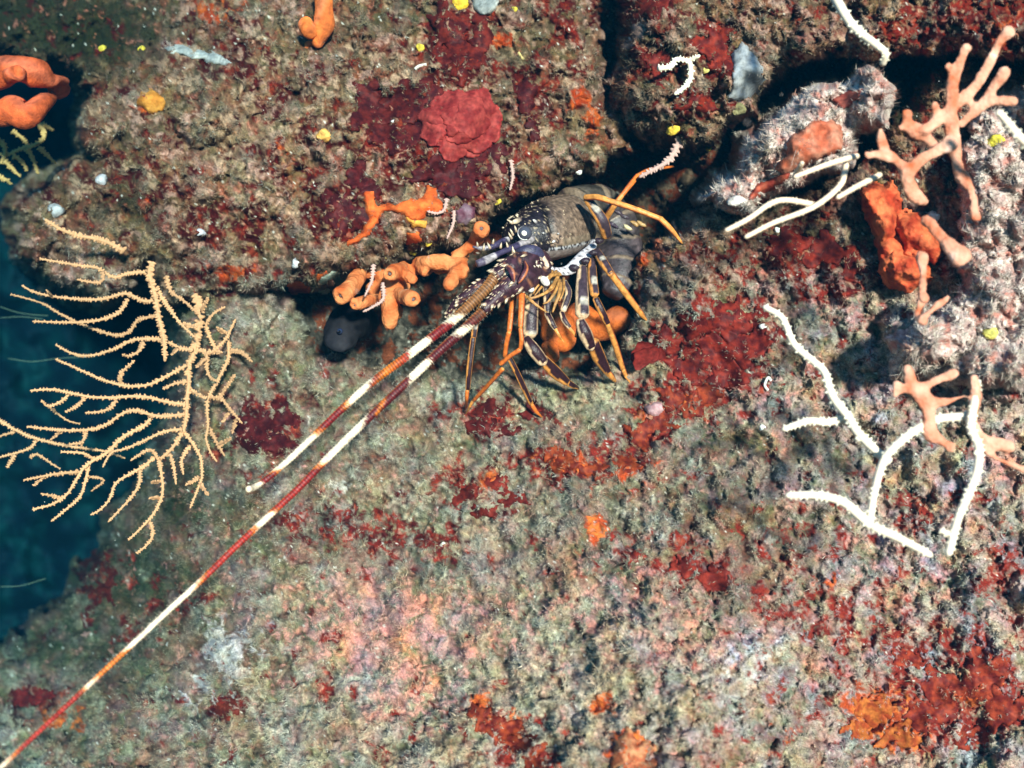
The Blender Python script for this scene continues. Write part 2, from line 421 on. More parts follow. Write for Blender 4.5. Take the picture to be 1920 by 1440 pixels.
C = lerp3(C, lerp3(sh(.60, .55, .44), (.56, .46, .45), sstep(-.3, .4, nQ0 + .8 * (right - .5))), np.clip(W_pale_lit * (.75 + n9 * 1.2 + n22 * .8 + .5 * nR1), 0, 1) * .64)
C = lerp3(C, (.012, .026, .013), np.clip(W_gr_dim * 1.5 + n22 * .7 - .1, 0, 1) * .92)  # dark green algae, deepened to paint in strobe falloff and water fade
C = lerp3(C, (.52, .25, .23), sstep(.2, .5, W_pk * .95 + nB * .75 + n9 * .5 - .16) * .8)
C = lerp3(C, (.48, .46, .49), sstep(.25, .5, W_wh * .9 + nA * .6 + n9 * .3 - .15) * .9)
nP = fbm(PX, PY, 75, 4, 33, .6); nQ = fbm(PX, PY, 45, 4, 34, .6)
kP = .40 + .25 * right + .35 * np.clip(W_pk, 0, 1)
C = C * np.stack([1 + .55 * nP * kP + .05, 1 + (.05 * nP + .22 * nQ) * kP + .05, 1 - (.50 * nP + .20 * nQ) * kP - .07], -1)
C = lerp3(C, lerp3(sh(.62, .56, .45), (.58, .46, .44), sstep(-.2, .3, nQ0)), sstep(.06, .42, nE * .9 + n9 * .6 + .35 * n120) * .80 * up * np.clip(1 - 1.6 * W_gr_dim, 0, 1))
hole = sstep(.34, .50, -nF - n9 * .35) * sstep(.0, .3, -nE + .15)
C = lerp3(C, (.035, .030, .024), hole * (.6 - .3 * right))
m_red = sstep(.22, .42, W_red * .98 + .09 + nA * .80 + n9 * .22 - .17 + .15 * up + .13 * right)
m_red *= 1 - .70 * sstep(.10, .42, n9 + n5 * .6 + nF * .4)
redc = lerp3(sh(.060, .008, .009), (.22, .024, .015), sstep(-.3, .5, nB + .5 * n22 + (PX - 900) / 2200 + .25 * (PY - 600) / 700))
redc = lerp3(redc, (.29, .06, .03), sstep(.25, .45, nD) * .7)
C = lerp3(C, redc, m_red)
m_or = sstep(.42, .54, W_or * .80 + nB * .55 + n9 * .2 - .05) * (1 - .6 * sstep(.2, .4, n9 + n5 * .5))
C = lerp3(C, lerp3(sh(.40, .062, .017), (.58, .15, .032), sstep(-.2, .4, nA)), m_or)
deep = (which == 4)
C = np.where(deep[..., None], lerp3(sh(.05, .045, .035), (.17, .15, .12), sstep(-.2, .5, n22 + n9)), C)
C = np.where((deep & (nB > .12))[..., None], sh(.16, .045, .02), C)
C = np.where((up > .5)[..., None] & ~deep[..., None], C, C)
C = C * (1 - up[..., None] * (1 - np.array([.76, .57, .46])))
C = np.where(((which == 3) | (which == 5))[..., None], lerp3(lerp3(sh(.40, .27, .24), (.74, .62, .54), sstep(-.3, .4, n22 + n9 * .8)), (.50, .18, .13), sstep(.12, .4, nB) * .8), C)
C *= (1 + .08 * white)[..., None]
spk = (rng.random(PX.shape) < .004)
C = np.where(spk[..., None], sh(.62, .60, .52), C)
m_smooth = np.clip(m_red + m_or, 0, 1)

# ---- relief
rough = 1 - .55 * m_smooth
YF = YB - (.044 * n120 + .022 * n50 + (.0090 * n22 + .0030 * n9 + .0011 * n5) * rough + .0004 * white * rough) + .003 * m_red + .010 * hole
YF -= .003 * m_or
cut = YF > 1.3
YG = YF.copy()
V = np.empty(PX.shape + (3,))
dd = K * (YF + CAMD)
# shove vertices sideways a little as well, so lips and knobs undercut
sx = fbm(PX, PY, 30, 3, 41) * 7; sy = fbm(PX, PY, 30, 3, 42) * 7
V[..., 0] = (PX + sx - 960) * dd; V[..., 1] = YF; V[..., 2] = (720 - PY - sy) * dd
H_, W_ = PX.shape
idx = np.arange(H_ * W_).reshape(H_, W_)
F = np.stack([idx[:-1, :-1], idx[1:, :-1], idx[1:, 1:], idx[:-1, 1:]], -1).reshape(-1, 4)
ok = ~(cut.ravel()[F].any(1))
F = F[ok]
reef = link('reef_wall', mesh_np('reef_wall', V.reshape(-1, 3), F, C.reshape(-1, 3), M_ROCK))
tag(reef, 'encrusted rock wall with a dark crevice, covered in red crusts and turf', kind='structure')

def box(A, r, ax):
    c = np.cumsum(np.concatenate([np.repeat(np.take(A, [0], ax), r + 1, ax), A, np.repeat(np.take(A, [-1], ax), r, ax)], ax), ax)
    n_ = A.shape[ax]
    return (np.take(c, np.arange(2 * r + 1, 2 * r + 1 + n_), ax) - np.take(c, np.arange(n_), ax)) / (2 * r + 1)
YS = np.minimum(YG, 1.0)
for _ in range(3): YS = box(box(YS, 2, 0), 2, 1)
def Hd(px, py, q=0):
    """depth of the finished rock surface behind a pixel"""
    i = int(round((py - gy[0]) / G)); j = int(round((px - gx[0]) / G))
    i = min(max(i, 1), H_ - 2); j = min(max(j, 1), W_ - 2)
    return float(YG[max(i - q, 0):i + q + 1, max(j - q, 0):j + q + 1].mean())
def HdA(px, py):
    fi = np.clip((py - gy[0]) / G, 0, H_ - 1.001); fj = np.clip((px - gx[0]) / G, 0, W_ - 1.001)
    i = fi.astype(int); j = fj.astype(int); a = fi - i; b = fj - j
    return (YS[i, j] * (1 - a) + YS[i + 1, j] * a) * (1 - b) + (YS[i, j + 1] * (1 - a) + YS[i + 1, j + 1] * a) * b

# ---- algal turf: uncountable tiny blades
NV = np.cross(np.gradient(V, axis=1), np.gradient(V, axis=0))
NV /= np.linalg.norm(NV, axis=-1, keepdims=True) + 1e-12
NV *= np.where(NV[..., 1:2] > 0, -1, 1)
dens = (1 - .93 * np.clip(m_smooth, 0, 1)) * (.03 + 1.2 * sstep(-.15, .40, n22 + .7 * n50 + .5 * n9)) * (1 - .8 * hole) * (~cut) * np.where(deep, .25, 1)
inframe = (PX > -120) & (PX < 2040) & (PY > -90) & (PY < 1530)
dens = dens * np.where(inframe, 1, .12) * np.where(np.gradient(YF, axis=0) ** 2 + np.gradient(YF, axis=1) ** 2 > .03 ** 2, .3, 1)
pv = dens.ravel() / dens.sum()
NB = 460000
ch = rng.choice(H_ * W_, NB, p=pv)
b0 = V.reshape(-1, 3)[ch] + rng.normal(0, .0012, (NB, 3))
nn = NV.reshape(-1, 3)[ch]
flow = np.stack([fbm(PX, PY, 60, 2, 51).ravel()[ch], np.zeros(NB), fbm(PX, PY, 60, 2, 52).ravel()[ch]], -1)
dirn = nn * .7 + flow * .8 + rng.normal(0, .45, (NB, 3)) + np.array([0, -.25, 0])
dirn /= np.linalg.norm(dirn, axis=1, keepdims=True)
ln = rng.gamma(3.0, .00085, NB) * (1 + .9 * np.clip(n120.ravel()[ch], -.5, 1)) + .001
ln *= np.where(rng.random(NB) < .02, 2.0, 1) * np.where(np.isin(which.ravel()[ch], (3, 5)), 1.7, 1)
sd = np.cross(dirn, rng.normal(0, 1, (NB, 3))); sd /= np.linalg.norm(sd, axis=1, keepdims=True)
wd = (.00028 + .00038 * rng.random(NB))[:, None]
tv = np.empty((NB, 3, 3))
tv[:, 0] = b0 + sd * wd - nn * .0008; tv[:, 1] = b0 - sd * wd - nn * .0008; tv[:, 2] = b0 + dirn * ln[:, None]
tc_ = C.reshape(-1, 3)[ch]
pale = np.array([.47, .445, .34])
mixk = np.clip(rng.beta(1.2, 3.2, NB) + .30 * n22.ravel()[ch] + .2 * n50.ravel()[ch], 0, 1)[:, None] * (1 - .85 * np.clip(W_gr_dim.ravel()[ch] * 1.3, 0, 1))[:, None]
kq = kP.ravel()[ch]
pl = pale[None] * np.stack([1 + .45 * nP.ravel()[ch] * kq, 1 + .15 * nQ.ravel()[ch] * kq, 1 - .45 * nP.ravel()[ch] * kq], -1)
bc = tc_ * (1 - mixk) + pl * (1 - .35 * up.ravel()[ch][:, None]) * mixk
bc *= (rng.gamma(12, 1 / 12, NB))[:, None]
tcol = np.repeat(bc[:, None], 3, 1); tcol[:, :2] *= .8
turf = link('turf_algae', mesh_np('turf_algae', tv.reshape(-1, 3), np.arange(NB * 3).reshape(-1, 3), tcol.reshape(-1, 3), M_TURF, False))
tag(turf, 'pale fuzzy grey-green algal turf growing all over the rock', 'algae', kind='stuff')

# ---- open water and the dim far reef
def water():
    m = bpy.data.materials.new('deep_water'); m.use_nodes = True
    nt = m.node_tree; b = nt.nodes['Principled BSDF']
    tcn = nt.nodes.new('ShaderNodeTexCoord'); n = nt.nodes.new('ShaderNodeTexNoise')
    n.inputs['Scale'].default_value = .8; n.inputs['Detail'].default_value = 4
    nt.links.new(tcn.outputs['Object'], n.inputs['Vector'])
    r = nt.nodes.new('ShaderNodeValToRGB')
    r.color_ramp.elements[0].position = .3; r.color_ramp.elements[0].color = (.0004, .008, .020, 1)
    r.color_ramp.elements[1].position = .75; r.color_ramp.elements[1].color = (.0006, .018, .034, 1)
    nt.links.new(n.outputs['Fac'], r.inputs[0]); nt.links.new(r.outputs[0], b.inputs['Base Color'])
    b.inputs['Roughness'].default_value = 1; b.inputs['Specular IOR Level'].default_value = 0
    vs_, fs_ = [], []
    R, nu, nvv = 5.0, 40, 24
    for i in range(nvv + 1):
        th = math.pi * i / nvv
        for j in range(nu + 1):
            ph = math.pi * j / nu
            vs_.append((R * math.sin(th) * math.cos(ph), R * math.sin(th) * math.sin(ph) + .6, R * math.cos(th)))
    for i in range(nvv):
        for j in range(nu):
            a = i * (nu + 1) + j
            fs_.append((a, a + 1, a + nu + 2, a + nu + 1))
    me = bpy.data.meshes.new('water'); me.from_pydata(vs_, [], fs_); me.materials.append(m)
    o = link('water', me); tag(o, 'dark blue-green open water beside the reef', kind='structure')
water()

def far_reef():
    X, Y = np.meshgrid(np.arange(-700, 520, 9.0), np.arange(150, 1500, 9.0))
    d = 1.25 + (X + 300) * -.0004 + .35 * fbm(X, Y, 260, 5, 61) + .05 * fbm(X, Y, 40, 4, 62) + .0004 * np.abs(Y - 800)
    k = K * (d + CAMD)
    v = np.stack([(X - 960) * k, d, (720 - Y) * k], -1)
    c = lerp3(np.ones(X.shape + (3,)) * np.array([.0008, .008, .016]), (.0015, .026, .032), sstep(-.3, .6, fbm(X, Y, 60, 4, 63) + .4 * fbm(X, Y, 14, 2, 64)))  # strobe falloff and water haze painted into this dark teal
    h, w = X.shape; ix = np.arange(h * w).reshape(h, w)
    f = np.stack([ix[:-1, :-1], ix[1:, :-1], ix[1:, 1:], ix[:-1, 1:]], -1).reshape(-1, 4)
    o = link('far_reef', mesh_np('far_reef', v.reshape(-1, 3), f, c.reshape(-1, 3), M_TURF))
    tag(o, 'dim blue-green reef slope far behind the sea fan', kind='structure')
far_reef()

# ================================================================== things on the rock
def crust(name, poly, thick, colf, mat, label=None, cat=None, parent=None, sp=3.0, edge=14, group=None, lift=0.0, root=None, warp=5):
    """a soft body spread over the rock: follows its relief, swells towards the middle"""
    poly = np.asarray(poly, float)
    x = np.arange(poly[:, 0].min() - 12, poly[:, 0].max() + 12, sp); y = np.arange(poly[:, 1].min() - 12, poly[:, 1].max() + 12, sp)
    X, Y = np.meshgrid(x, y)
    d = sdist(X + fbm(X, Y, 22, 3, 71) * warp, Y + fbm(X, Y, 22, 3, 72) * warp, poly)
    t = np.clip(d / edge, 0, 1)
    off = thick * np.sqrt(1 - (1 - t) ** 2) * (1 + .25 * fbm(X, Y, 26, 3, 73))
    # smoothed rock depth below
    dep = HdA(X, Y) - off - lift + np.where(d < 0, .006, 0) - .0012 * fbm(X, Y, 8, 3, 74)
    k = K * (dep + CAMD)
    v = np.stack([(X - 960) * k, dep, (720 - Y) * k], -1).reshape(-1, 3)
    h, w = X.shape; ix = np.arange(h * w).reshape(h, w)
    f = np.stack([ix[:-1, :-1], ix[1:, :-1], ix[1:, 1:], ix[:-1, 1:]], -1).reshape(-1, 4)
    keep = (d.ravel()[f] > -sp * 1.2).all(1)
    f = f[keep]
    used = np.unique(f); remap = -np.ones(h * w, int); remap[used] = np.arange(len(used))
    v = v[used]; f = remap[f]
    c = colf(X, Y, d).reshape(-1, 3)[used]
    org = v.mean(0) if parent is None else np.array(parent.location)
    o = link(name, mesh_np(name, v - org, f, c, mat), parent, org if parent is None else None)
    if label: tag(o, label, cat, group)
    return o

def cmix(a, b, size=18, seed=81, sharp=.4):
    def f(X, Y, d):
        return lerp3(np.ones(X.shape + (3,)) * np.asarray(a), b, sstep(-sharp, sharp, fbm(X, Y, size, 4, seed)))
    return f

def flesh_mat(name, stops):
    m = bpy.data.materials.new(name); m.use_nodes = True
    nt = m.node_tree; b = nt.nodes['Principled BSDF']
    tcn = nt.nodes.new('ShaderNodeTexCoord'); n = nt.nodes.new('ShaderNodeTexNoise')
    n.inputs['Scale'].default_value = 38; n.inputs['Detail'].default_value = 7
    nt.links.new(tcn.outputs['Object'], n.inputs['Vector'])
    rp = nt.nodes.new('ShaderNodeValToRGB')
    for p_, c_ in stops:
        e = rp.color_ramp.elements[0] if p_ == .30 else rp.color_ramp.elements[1] if p_ == .68 else rp.color_ramp.elements.new(p_)
        e.position = p_; e.color = c_
    nt.links.new(n.outputs['Fac'], rp.inputs[0]); nt.links.new(rp.outputs[0], b.inputs['Base Color'])
    b.inputs['Roughness'].default_value = .75; b.inputs['Specular IOR Level'].default_value = .12
    vo = nt.nodes.new('ShaderNodeTexVoronoi'); vo.inputs['Scale'].default_value = 220
    nt.links.new(tcn.outputs['Object'], vo.inputs['Vector'])
    bp = nt.nodes.new('ShaderNodeBump'); bp.inputs['Strength'].default_value = .6; bp.inputs['Distance'].default_value = .002
    nt.links.new(vo.outputs['Distance'], bp.inputs['Height']); nt.links.new(bp.outputs[0], b.inputs['Normal'])
    return m
OR1, OR2 = (.66, .15, .03), (.68, .22, .055)
def osc_tube(mb, pts, rad, col=OR2, hole=True, sides=16, tipcol=(.80, .19, .025)):
    """sponge tube: body, rounded rim and a hole"""
    rows = crom([(p[0], p[1], p[2], r) for p, r in zip(pts, rad)], 5)
    c = [Vector(r[:3]) for r in rows]; rr = [r[3] for r in rows]
    e = c[-1]; t = (c[-1] - c[-2]).normalized(); R = rr[-1]
    ph = random.random() * 9
    if hole:
        ext = [(.30, .97), (.50, .80), (.58, .58), (.56, .40), (.45, .30), (.1, .26), (-.3, .24)]
    else:
        ext = [(.35, .93), (.65, .74), (.85, .48), (.95, .18)]
    nb = len(c)
    for a, b in ext: c.append(e + t * R * a); rr.append(R * b)
    n = len(c)
    def cf(u, a):
        i = u * (n - 1)
        if hole and i >= nb + 3.5: return (.16, .10, .09)
        if i >= nb - 2: return jit(tipcol, .05)
        return jit(col, .06)
    mb.tube(c, rr, sides, colf=cf, bumpf=lambda i, a: 1 + .05 * math.sin(2 * a + i * .7 + ph) + .03 * math.sin(3 * a - i * 1.3 + ph))

def TS(x, y): return 500 + x * .2347, 330 + y * .2347
def tube_sponge():
    Yb = -.015
    r = thing('tube_sponge', 'orange tubular sponge cluster with round openings hanging under the ledge beside the lobster', 'sponge', P(760, 500, Yb))
    spec = [([(760, 700, .03), (730, 800, -.01), (680, 880, -.045), (600, 950, -.075)], [62, 66, 62, 72], 1),
            ([(900, 990, .0), (800, 1000, -.03), (710, 1030, -.06)], [40, 52, 46], 1),
            ([(1100, 730, .0), (1040, 755, -.05), (985, 782, -.085)], [50, 54, 52], 1),
            ([(1060, 770, -.02), (1120, 800, -.05), (1165, 825, -.06)], [50, 48, 40], 0),
            ([(1060, 830, .0), (1010, 930, -.03), (985, 1050, -.045), (985, 1170, -.04)], [62, 78, 72, 52], 0),
            ([(1030, 950, -.03), (1100, 965, -.06), (1165, 985, -.095)], [60, 60, 62], 1),
            ([(1200, 700, .0), (1310, 690, -.03), (1430, 690, -.03), (1550, 740, -.03)], [58, 62, 62, 60], 0),
            ([(1540, 720, -.03), (1500, 800, -.05), (1460, 860, -.07)], [58, 56, 52], 0),
            ([(1500, 660, -.02), (1590, 590, -.02), (1670, 510, -.03), (1712, 425, -.07)], [50, 44, 48, 66], 1),
            ([(1240, 720, -.01), (1260, 770, -.03)], [52, 40], 0),
            ([(860, 1020, -.01), (920, 960, -.02), (940, 880, -.01)], [30, 34, 30], 0),
            ([(1540, 680, -.03), (1570, 760, -.045), (1560, 790, -.05)], [56, 52, 44], 0)]
    body = MB()
    for pts, rad, hole in spec:
        w = [P(*TS(x, y), z) for x, y, z in pts]; R = [mm(q * .2347) for q in rad]
        osc_tube(body, w, R, hole=bool(hole))
        if hole:
            t = (w[-1] - w[-2]).normalized(); mb = MB()
            mb.ball(w[-1] + t * R[-1] * .12, R[-1] * .27, (.14, .10, .10), 12, 8, (1, 1, 1), .1); mb.build('osculum', M_SPONGE, r)
    for x, y, z, q in ((800, 760, .02, 60), (860, 900, .025, 60), (930, 800, .02, 60), (1000, 850, .0, 66), (1080, 880, .01, 60), (1150, 760, .0, 56), (1260, 740, .0, 60), (1380, 720, -.005, 60), (1480, 720, -.01, 66), (960, 960, .0, 60), (1560, 640, -.005, 52), (1020, 1090, -.02, 60)):
        body.ball(P(*TS(x, y), z), mm(q * .2347), OR2, 18, 14, (1.2, .8, 1.1), .06)
    o = body.build('body', flesh_mat('tube_sponge_tissue', ((.30, (.36, .065, .012, 1)), (.48, (.50, .135, .030, 1)), (.68, (.56, .21, .075, 1)))), r)
    md = o.modifiers.new('grow', 'REMESH'); md.mode = 'VOXEL'; md.voxel_size = .0019; md.use_smooth_shade = True
    md = o.modifiers.new('soften', 'SMOOTH'); md.iterations = 4; md.factor = .5
    tx = bpy.data.textures.new('tube_relief', 'CLOUDS'); tx.noise_scale = .02; tx.noise_depth = 3
    md = o.modifiers.new('relief', 'DISPLACE'); md.texture = tx; md.strength = .006; md.mid_level = .5
tube_sponge()

# ---- other soft bodies
ENC = cmix((.55, .085, .015), (.70, .15, .03))
crust('encrusting_sponge', [(683, 360), (702, 357), (706, 385), (740, 383), (770, 370), (795, 372), (800, 350), (818, 350), (824, 372), (836, 385), (842, 398), (818, 402), (800, 398), (795, 412), (770, 415), (748, 398), (720, 396), (705, 420), (690, 445), (655, 462), (650, 456), (676, 436), (690, 412), (684, 390)],
      .010, ENC, M_SPONGE, 'thin bright orange sponge spreading in arms on the ledge above the orange tubes', 'sponge', edge=9)
crust('encrusting_sponge', [(538, 533), (560, 524), (590, 516), (612, 508), (618, 512), (600, 532), (575, 549), (548, 549)], .012, ENC, M_SPONGE,
      'red-orange sponge crust at the left end of the crevice', 'sponge', edge=8)
crust('sea_squirt', [(600, 520), (625, 507), (648, 508), (652, 520), (640, 538), (612, 549), (594, 543)], .02, cmix((.20, .27, .23), (.34, .37, .30)), M_SPONGE,
      'pale grey-green rounded sea squirt between orange crust and tubes', 'sea squirt', edge=16)
crust('encrusting_sponge', [(762, 437), (785, 432), (792, 450), (778, 462), (762, 455)], .012, ENC, M_SPONGE, 'small round red-orange sponge above the middle of the orange tubes', 'sponge', edge=10)
crust('encrusting_sponge', [(760, 402), (790, 412), (802, 415), (798, 428), (775, 425), (758, 412)], .008, cmix((.52, .22, .03), (.62, .30, .05)), M_SPONGE, 'ochre sponge strip just below the bright orange arms', 'sponge', edge=8)
crust('purple_crust', [(852, 395), (872, 380), (890, 388), (892, 408), (875, 424), (856, 420)], .010, cmix((.16, .05, .08), (.30, .20, .24)), M_ALGA, 'rounded purple coralline crust beside the topmost orange tube', 'algae', edge=10)
crust('encrusting_sponge', [(252, 178), (285, 168), (308, 182), (306, 208), (280, 212), (255, 196)], .012, cmix((.40, .15, .02), (.55, .24, .04)), M_SPONGE, 'ochre-orange sponge patch left of the knobbly rock bump', 'sponge', edge=10)

def lobed(name, label, spec, loc, col=OR1, cat='sponge', partname='lobe'):
    r = thing(name, label, cat, loc)
    for pts, rad in spec:
        rows = crom([(*P(x, y, z), q) for (x, y, z), q in zip(pts, rad)], 6)
        c = [Vector(a[:3]) for a in rows]; rr = [mm(a[3]) for a in rows]
        for end, sgn in ((0, -1), (-1, 1)):
            e = c[end]; t = ((c[1] - c[0]) if end == 0 else (c[-1] - c[-2])).normalized() * sgn; R = rr[end]
            extra = [(e + t * R * a, R * b) for a, b in ((.35, .93), (.65, .74), (.85, .48), (.95, .18))]
            if end == 0:
                for q in extra: c.insert(0, q[0]); rr.insert(0, q[1])
            else:
                for q in extra: c.append(q[0]); rr.append(q[1])
        ph = random.random() * 9
        mb = MB(); mb.tube(c, rr, 18, colf=lambda u, a: jit(tuple(q * (1 + .22 * math.sin(u * 5 + a + ph)) + .03 * max(0, math.sin(2 * a - u * 8 + ph)) for q in col), .07), flat=.85, bumpf=lambda i, a: 1 + .08 * math.sin(2 * a + i * .45 + ph) + .05 * math.sin(3 * a - i * .7) + .03 * math.sin(7 * a + i * .9 + ph))
        mb.build(partname, M_SPONGE, r)
    return r
z0 = Hd(590, 60, 6) - .03
lobed('lobed_sponge', 'bright orange smooth lobed sponge at the top edge left of centre', [
    ([(604, -20, z0), (608, 20, z0 - .01), (606, 50, z0 - .012), (596, 78, z0 - .005)], [17, 19, 19, 13]),
    ([(600, 55, z0), (582, 58, z0 - .014), (573, 45, z0 - .014)], [15, 18, 14]), ([(580, 85, z0 + .015), (573, 108, z0 + .02)], [9, 6])], P(590, 60, z0 + .03))
lobed('lobed_sponge', 'large orange-red sponge with two fat lobes at the left edge over dark water', [
    ([(-50, 150, .18), (-10, 138, .14), (30, 130, .12), (66, 136, .13), (98, 150, .17), (122, 152, .22)], [34, 33, 27, 29, 16, 9]), ([(20, 140, .11), (36, 138, .10)], [17, 15]),
    ([(-45, 200, .17), (-10, 212, .13), (22, 208, .12), (52, 214, .12), (82, 192, .15), (98, 182, .2)], [26, 27, 31, 26, 20, 10]), ([(100, 158, .2), (112, 168, .24)], [18, 22])],
    P(100, 160, .22), (.50, .085, .022))
r = thing('red_sponge', 'deep red-orange folded sponge under the pink antler branches on the right', 'sponge', P(1680, 440, Hd(1650, 440, 6)))
for poly, th, ed in (([(1610, 362), (1636, 342), (1676, 342), (1690, 372), (1690, 420), (1676, 452), (1650, 455), (1626, 420)], .05, 34), ([(1680, 395), (1716, 398), (1750, 428), (1768, 466), (1752, 500), (1716, 490), (1690, 470), (1672, 430)], .045, 32), ([(1648, 478), (1690, 462), (1735, 490), (1748, 520), (1712, 545), (1668, 542), (1646, 512)], .055, 34), ([(1640, 440), (1690, 440), (1710, 480), (1670, 500), (1645, 480)], .03, 26)):
    crust('lobe', poly, th, cmix((.36, .040, .014), (.62, .14, .05), 30, 95, .35), M_SPONGE, parent=r, edge=ed, warp=9, sp=2.5, lift=.012)
lobed('orange_sponge', 'orange rounded sponge in shade behind the lobster legs', [
    ([(1035, 590, .10), (1045, 615, .08), (1055, 635, .08)], [28, 34, 28]), ([(1085, 590, .11), (1120, 615, .1), (1160, 600, .09)], [26, 28, 26]), ([(1030, 650, .07), (1038, 668, .06)], [16, 13])],
    P(1050, 650, .1), (.55, .12, .02))

# ---- leafy red algae
def lobe_mesh(mb, c, R, ang, tilt, az, col, curl=.10, ph=0.0, fan=3.6):
    """one fan-shaped leaf: ruffled outer rim, real thickness"""
    c = Vector(c); nr, na = 5, 23
    rot = Matrix.Rotation(az, 3, 'Y') @ Matrix.Rotation(tilt, 3, 'X')
    for sidez in (0, 1):
        base = len(mb.v)
        for i in range(nr + 1):
            u = i / nr
            for j in range(na):
                a = (j / (na - 1) - .5) * fan
                rr = R * u * (1 - abs(2 * a / fan) ** 3.0) ** .45 * (1 + .09 * math.sin(5 * a + ph) + .05 * math.sin(11 * a + ph * 2))
                x = rr * math.sin(a); z = rr * math.cos(a)
                y = -R * curl * (u ** 2) * (.5 + .4 * math.sin(4 * a + ph)) + sidez * R * .05
                mb.v.append(c + rot @ Vector((x, y, z)))
                k = (.75 + .30 * u) * random.uniform(.75, 1.2) * (1.2 if i == nr else 1)
                mb.c.append(tuple(q * k for q in col))
        for i in range(nr):
            for j in range(na - 1):
                a = base + i * na + j
                q = (a, a + 1, a + na + 1, a + na)
                mb.f.append(q if sidez else q[::-1])
    b0 = base - (nr + 1) * na
    for j in range(na - 1):
        a = b0 + nr * na + j; b = base + nr * na + j
        mb.f.append((a, a + 1, b + 1, b))

def leafy(name, label, cx, cy, leaves, col, yo=.0):
    y0 = Hd(cx, cy, 8)
    r = thing(name, label, 'algae', P(cx, cy, y0))
    for (x, y, R, ang, tilt, dy) in leaves:
        mb = MB(); lobe_mesh(mb, P(x, y, min(Hd(x, y, 4), y0 + .01) - dy), mm(R), ang, math.radians(tilt), math.radians(ang), jit(col, .2), ph=random.random() * 6)
        mb.build('leaf', M_ALGA, r)
    return r
ROS = (.30, .032, .026)
def sheets(name, label, cx, cy, blobs_, c0, c1, seed):
    q = random.Random(seed)
    r = thing(name, label, 'algae', P(cx, cy, Hd(cx, cy, 6)))
    for (x, y, rx, ry) in blobs_:
        ph = q.random() * 6; n = 26; poly = []
        for i in range(n):
            a = 2 * math.pi * i / n
            k = 1 + .22 * math.sin(3 * a + ph) + .16 * math.sin(5 * a + ph * 2.3) + .10 * math.sin(8 * a + ph * 3.1)
            poly.append((x + rx * k * math.cos(a), y + ry * k * math.sin(a)))
        crust('sheet', poly, q.uniform(.003, .007), cmix(c0, c1, 16, 81 + seed + int(x) % 7, .3), M_ALGA, parent=r, edge=7, warp=16)
    return r
MA, MB_ = (.055, .007, .009), (.135, .016, .013)
sheets('maroon_crust', 'large dark maroon crust on the wall left of the red rosette', 730, 230, [(700, 210, 45, 34), (760, 190, 50, 40), (745, 255, 60, 30), (690, 170, 28, 22), (800, 170, 34, 26)], MA, MB_, 1)
sheets('maroon_crust', 'dark maroon crust hanging just below the red rosette', 860, 330, [(830, 320, 50, 30), (890, 310, 46, 30), (862, 350, 38, 24), (925, 290, 26, 26)], MA, (.11, .013, .014), 2)
sheets('maroon_crust', 'dark red crust column above the red rosette near the top edge', 860, 90, [(840, 50, 36, 44), (872, 110, 38, 44), (830, 110, 22, 24), (900, 60, 20, 34)], (.07, .008, .008), (.19, .020, .012), 3)
sheets('maroon_crust', 'maroon crust left of the bright orange sponge arms', 640, 395, [(655, 405, 40, 30), (625, 385, 30, 26), (690, 355, 26, 18), (672, 330, 24, 30)], MA, (.12, .014, .014), 4)
sheets('maroon_crust', 'maroon crust strip right of the red rosette', 1000, 210, [(985, 180, 18, 40), (1000, 240, 16, 26)], MA, (.12, .014, .012), 5)
sheets('red_crust', 'deep red crust on the upper right boulder beside the bluish white sponge', 1345, 90, [(1340, 85, 34, 34), (1352, 118, 26, 22), (1310, 195, 34, 20)], (.12, .012, .010), (.30, .03, .014), 6)
sheets('red_crust', 'deep red crust at the top edge of the upper right boulder', 1200, 20, [(1210, 12, 44, 26), (1235, 125, 22, 34)], (.12, .012, .010), (.28, .03, .018), 7)
sheets('red_crust', 'dark red crust below the twin cream twigs on the right', 1500, 470, [(1480, 455, 50, 26), (1550, 470, 46, 30), (1600, 500, 26, 26)], (.10, .011, .010), (.26, .026, .014), 8)
sheets('maroon_crust', 'dark maroon crust around the leafy clump right of the sea fan', 490, 790, [(480, 810, 44, 34), (530, 780, 30, 30), (520, 830, 34, 22)], (.05, .006, .008), (.11, .012, .012), 9)
sheets('red_crust', 'brick red crust on the lower left slope under the long antenna', 430, 1330, [(425, 1330, 26, 18), (440, 1316, 16, 14)], (.14, .02, .012), (.26, .04, .02), 10)
sheets('red_crust', 'wide deep red crust on the slope right of the lobster legs', 1330, 650, [(1300, 610, 34, 30), (1360, 600, 46, 34), (1400, 650, 44, 34), (1340, 660, 44, 32), (1290, 690, 40, 30), (1370, 705, 46, 28), (1245, 640, 26, 30), (1420, 600, 26, 26)], (.10, .010, .010), (.27, .028, .016), 11)
sheets('red_crust', 'orange-red crust below the pink coralline knob', 1280, 760, [(1260, 745, 30, 22), (1300, 760, 40, 26), (1240, 790, 30, 24), (1330, 740, 26, 20), (1200, 815, 24, 26)], (.16, .018, .012), (.36, .055, .018), 12)
sheets('red_crust', 'orange-red crust patch on the slope below the lobster feet', 1120, 870, [(1060, 868, 34, 18), (1110, 880, 30, 14), (1175, 872, 36, 18), (1040, 850, 22, 14)], (.20, .024, .012), (.40, .07, .02), 13)
sheets('red_crust', 'dark red crust left of the legs on the grey slope', 930, 800, [(920, 770, 30, 16), (900, 800, 30, 16), (955, 810, 24, 12), (985, 775, 20, 12)], (.07, .009, .009), (.16, .018, .014), 14)
sheets('red_crust', 'brick red crust between the long antenna and the round orange patch', 900, 920, [(880, 930, 26, 22), (930, 905, 20, 18), (965, 935, 26, 16), (860, 905, 14, 12), (910, 960, 20, 12)], (.11, .012, .010), (.26, .03, .018), 15)
